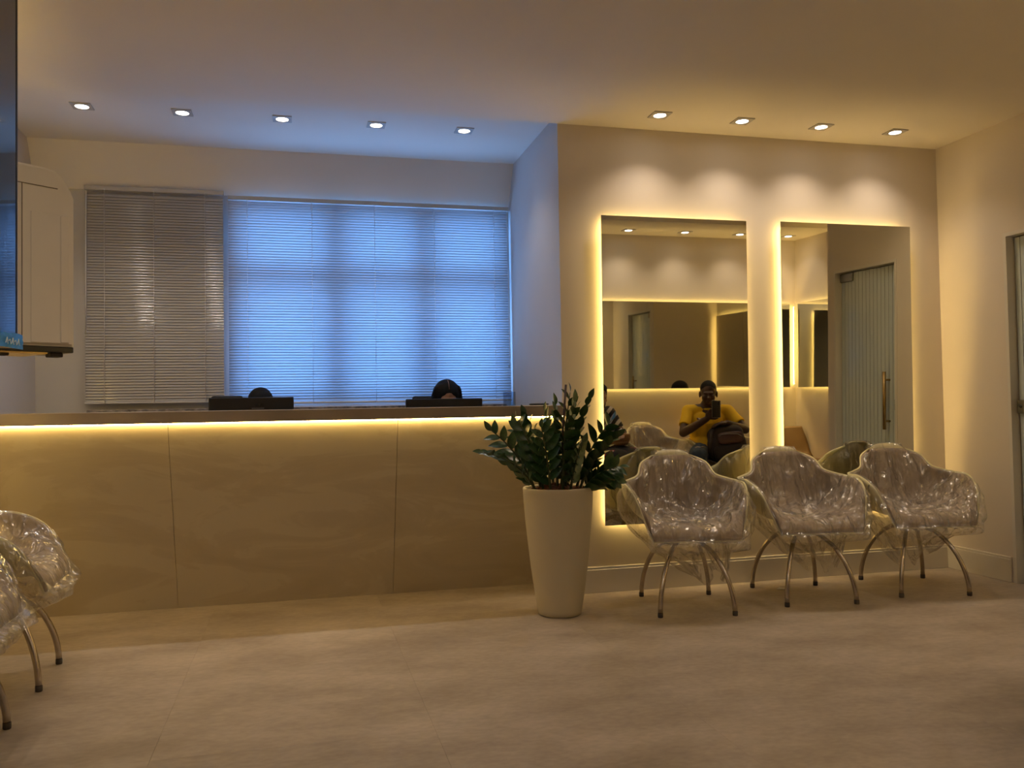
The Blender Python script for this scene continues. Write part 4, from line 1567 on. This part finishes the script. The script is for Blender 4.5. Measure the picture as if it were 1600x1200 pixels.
# backpack on his lap
def sup_ell(bm, c, r, e=0.45, rot=None, nu=32, nv=18):
    def f(v, p):
        return math.copysign(abs(v) ** p, v)
    rows = []
    for i in range(nv + 1):
        ph_ = -PI / 2 + PI * i / nv
        row = []
        for k in range(nu):
            th = 2 * PI * k / nu
            p = Vector((r[0] * f(math.cos(ph_), e) * f(math.cos(th), e), r[1] * f(math.cos(ph_), e) * f(math.sin(th), e), r[2] * f(math.sin(ph_), e)))
            if rot is not None:
                p = rot @ p
            row.append(bm.verts.new(Vector(c) + p))
        rows.append(row)
    for i in range(nv):
        for k in range(nu):
            bm.faces.new((rows[i][k], rows[i][(k + 1) % nu], rows[i + 1][(k + 1) % nu], rows[i + 1][k]))
    bmesh.ops.remove_doubles(bm, verts=bm.verts, dist=1e-5)


bx, by, bzz = man_w(-0.125, -0.215, 0.62)
bp = thing('backpack', 'dark backpack with maroon front pocket on the lap of the man in yellow', 'backpack', (bx, by, bzz), PI + 0.26)
rt = Euler((-0.18, 0.10, 0)).to_matrix()
bm = bmesh.new()
sup_ell(bm, (0, 0, 0.08), (0.165, 0.085, 0.115), 0.62, rt)
sup_ell(bm, (-0.01, -0.01, 0.0), (0.175, 0.10, 0.125), 0.62, rt)
fuse('pack_body', bm, M['pack'], bp, 0.008, 6)
bm = bmesh.new()
sup_ell(bm, (-0.02, -0.098, 0.085), (0.115, 0.035, 0.055), 0.5, rt)
bm_obj('top_pocket', bm, M['pack_pocket'], bp, True)
bm = bmesh.new()
sup_ell(bm, (-0.01, -0.10, -0.045), (0.135, 0.04, 0.075), 0.5, rt)
bm_obj('front_pocket', bm, M['pack'], bp, True)
tube('zipper', [(-0.12, -0.128, 0.10), (-0.08, -0.138, 0.122), (0.0, -0.141, 0.126), (0.07, -0.138, 0.118), (0.09, -0.130, 0.10)], 0.0035, M['grey_line'], bp, 6)
tube('grab_handle', [(-0.05, 0.0, 0.185), (-0.04, 0.0, 0.225), (0.04, 0.0, 0.225), (0.05, 0.0, 0.185)], 0.009, M['pack_pocket'], bp, 8)
tube('shoulder_strap', [(0.10, -0.02, 0.17), (0.15, -0.10, 0.13), (0.165, -0.13, 0.02), (0.15, -0.11, -0.09)], 0.011, M['pack'], bp, 8)

# woman with the striped top
JW = dict(head=(0.0, 0.03, 1.10), head_rot=(0.25, 0, 0), neck=(0, 0.09, 0.985), chest=(0, 0.11, 0.84), waist=(0, 0.10, 0.66), pelvis=(0, 0.06, 0.555),
          sh_l=(0.165, 0.085, 0.93), el_l=(0.235, -0.02, 0.73), wr_l=(0.08, -0.20, 0.73),
          sh_r=(-0.165, 0.085, 0.93), el_r=(-0.235, -0.02, 0.73), wr_r=(-0.08, -0.21, 0.74),
          hand_l=((-0.6, -0.7, 0.1), (0, 0, -1), 0.5, 1), hand_r=((0.6, -0.7, 0.1), (0, 0, -1), 0.5, -1),
          hip_l=(0.09, 0.02, 0.545), kn_l=(0.105, -0.42, 0.54), an_l=(0.10, -0.40, 0.10), toe_l=(0.11, -0.54, 0.045),
          hip_r=(-0.09, 0.02, 0.545), kn_r=(-0.105, -0.42, 0.54), an_r=(-0.10, -0.40, 0.10), toe_r=(-0.11, -0.54, 0.045))
person('person in black and white striped top and black floral skirt at the left mirror edge', (2.68, 2.04, 0.0), PI - 0.3, JW, M['skin_mid'], M['stripes'], M['floral'],
       'long', 'seated people of the back row', 'long', 'skirt', 0.009)
hb = thing('handbag', 'tan leather handbag on the lap of the person in the striped top', 'handbag', (2.75, 2.05 + 0.23, 0.72), PI - 0.3)
bm = bmesh.new()
sup_ell(bm, (0, 0, -0.01), (0.13, 0.05, 0.055), 0.5)
bm_obj('bag_body', bm, M['brown_bag'], hb, True)
bm = bmesh.new()
sup_ell(bm, (0, -0.03, 0.008), (0.125, 0.028, 0.038), 0.5)
bm_obj('flap', bm, M['brown_bag'], hb, True)
tube('strap', [(-0.11, 0, 0.03), (-0.08, 0.02, 0.09), (0.0, 0.03, 0.11), (0.08, 0.02, 0.09), (0.11, 0, 0.03)], 0.006, M['brown_bag'], hb, 8)


# receptionists
def JR(hz, hy=0.0, drop=0.0, tilt=0.3):
    z = hz - 0.118
    return dict(head=(0.0, hy, z), head_rot=(tilt, 0, 0), neck=(0, hy + 0.06, z - 0.125), chest=(0, hy + 0.075, z - 0.27), waist=(0, 0.055, 0.66), pelvis=(0, 0.04, 0.56),
                sh_l=(0.165, hy + 0.06, z - 0.185), el_l=(0.20, -0.02, 0.72), wr_l=(0.12, -0.19, 0.775),
                sh_r=(-0.165, hy + 0.06, z - 0.185), el_r=(-0.20, -0.02, 0.72), wr_r=(-0.12, -0.19, 0.775),
                hand_l=((-0.2, -1, 0), (0, 0, -1), 0.35, 1), hand_r=((0.2, -1, 0), (0, 0, -1), 0.35, -1),
                hip_l=(0.09, 0.02, 0.55), kn_l=(0.10, -0.37, 0.53), an_l=(0.10, -0.27, 0.10), toe_l=(0.11, -0.37, 0.045),
                hip_r=(-0.09, 0.02, 0.55), kn_r=(-0.10, -0.37, 0.53), an_r=(-0.10, -0.27, 0.10), toe_r=(-0.11, -0.37, 0.045))


person('receptionist with short dark hair behind the left monitor, only the crown showing', (-0.23, 5.60, 0.0), 0.0, JR(1.235, 0.0, 0, 0.35), M['skin_mid'], M['blouse'], M['blouse'],
       'short', 'receptionists behind the counter', 'long', 'long', 0.010)
person('receptionist with long parted black hair behind the right monitor', (0.958, 5.60, 0.0), 0.0, JR(1.272, 0.0, 0, 0.30), M['skin_mid'], M['blouse'], M['blouse'],
       'long', 'receptionists behind the counter', 'long', 'long', 0.010)


def office_chair(label, x, ztop, xo):
    r = thing('office_chair', label, 'chair', (x, 5.64, 0), 0, 'office chairs behind the counter')
    bm = bmesh.new()
    add_box(bm, -0.21, 0.21, -0.19, 0.16, 0.385, 0.44, 0.02, 3)
    bm_obj('seat', bm, M['black_soft'], r)
    bm = bmesh.new()
    add_box(bm, xo - 0.10, xo + 0.10, 0.195, 0.235, 0.62, ztop, 0.018, 3)
    add_box(bm, -0.19, 0.19, 0.195, 0.235, 0.55, ztop - 0.10, 0.018, 3)
    bm_obj('backrest', bm, M['black_soft'], r)
    tube('back_post', [(0, 0.10, 0.375), (0, 0.22, 0.39), (0, 0.245, 0.50), (0, 0.235, 0.62)], 0.016, M['black'], r, 8)
    tube('gas_column', [(0, 0, 0.06), (0, 0, 0.385)], 0.022, M['black'], r, 12)
    for k in range(5):
        a = 2 * PI * k / 5 + 0.3
        s = tube('base_arm', [(0.01 * math.cos(a), 0.01 * math.sin(a), 0.085), (0.21 * math.cos(a), 0.21 * math.sin(a), 0.062)], [0.02, 0.012], M['black'], r, 8)
        bm = bmesh.new()
        add_ell(bm, (0.215 * math.cos(a), 0.215 * math.sin(a), 0.026), (0.026, 0.026, 0.026), None, 12, 8)
        bm_obj('caster', bm, M['black'], s, True)
    return r


office_chair('black office chair behind the left monitor', -0.38, 1.197, -0.07)
office_chair('black office chair behind the right monitor', 0.93, 1.18, -0.07)
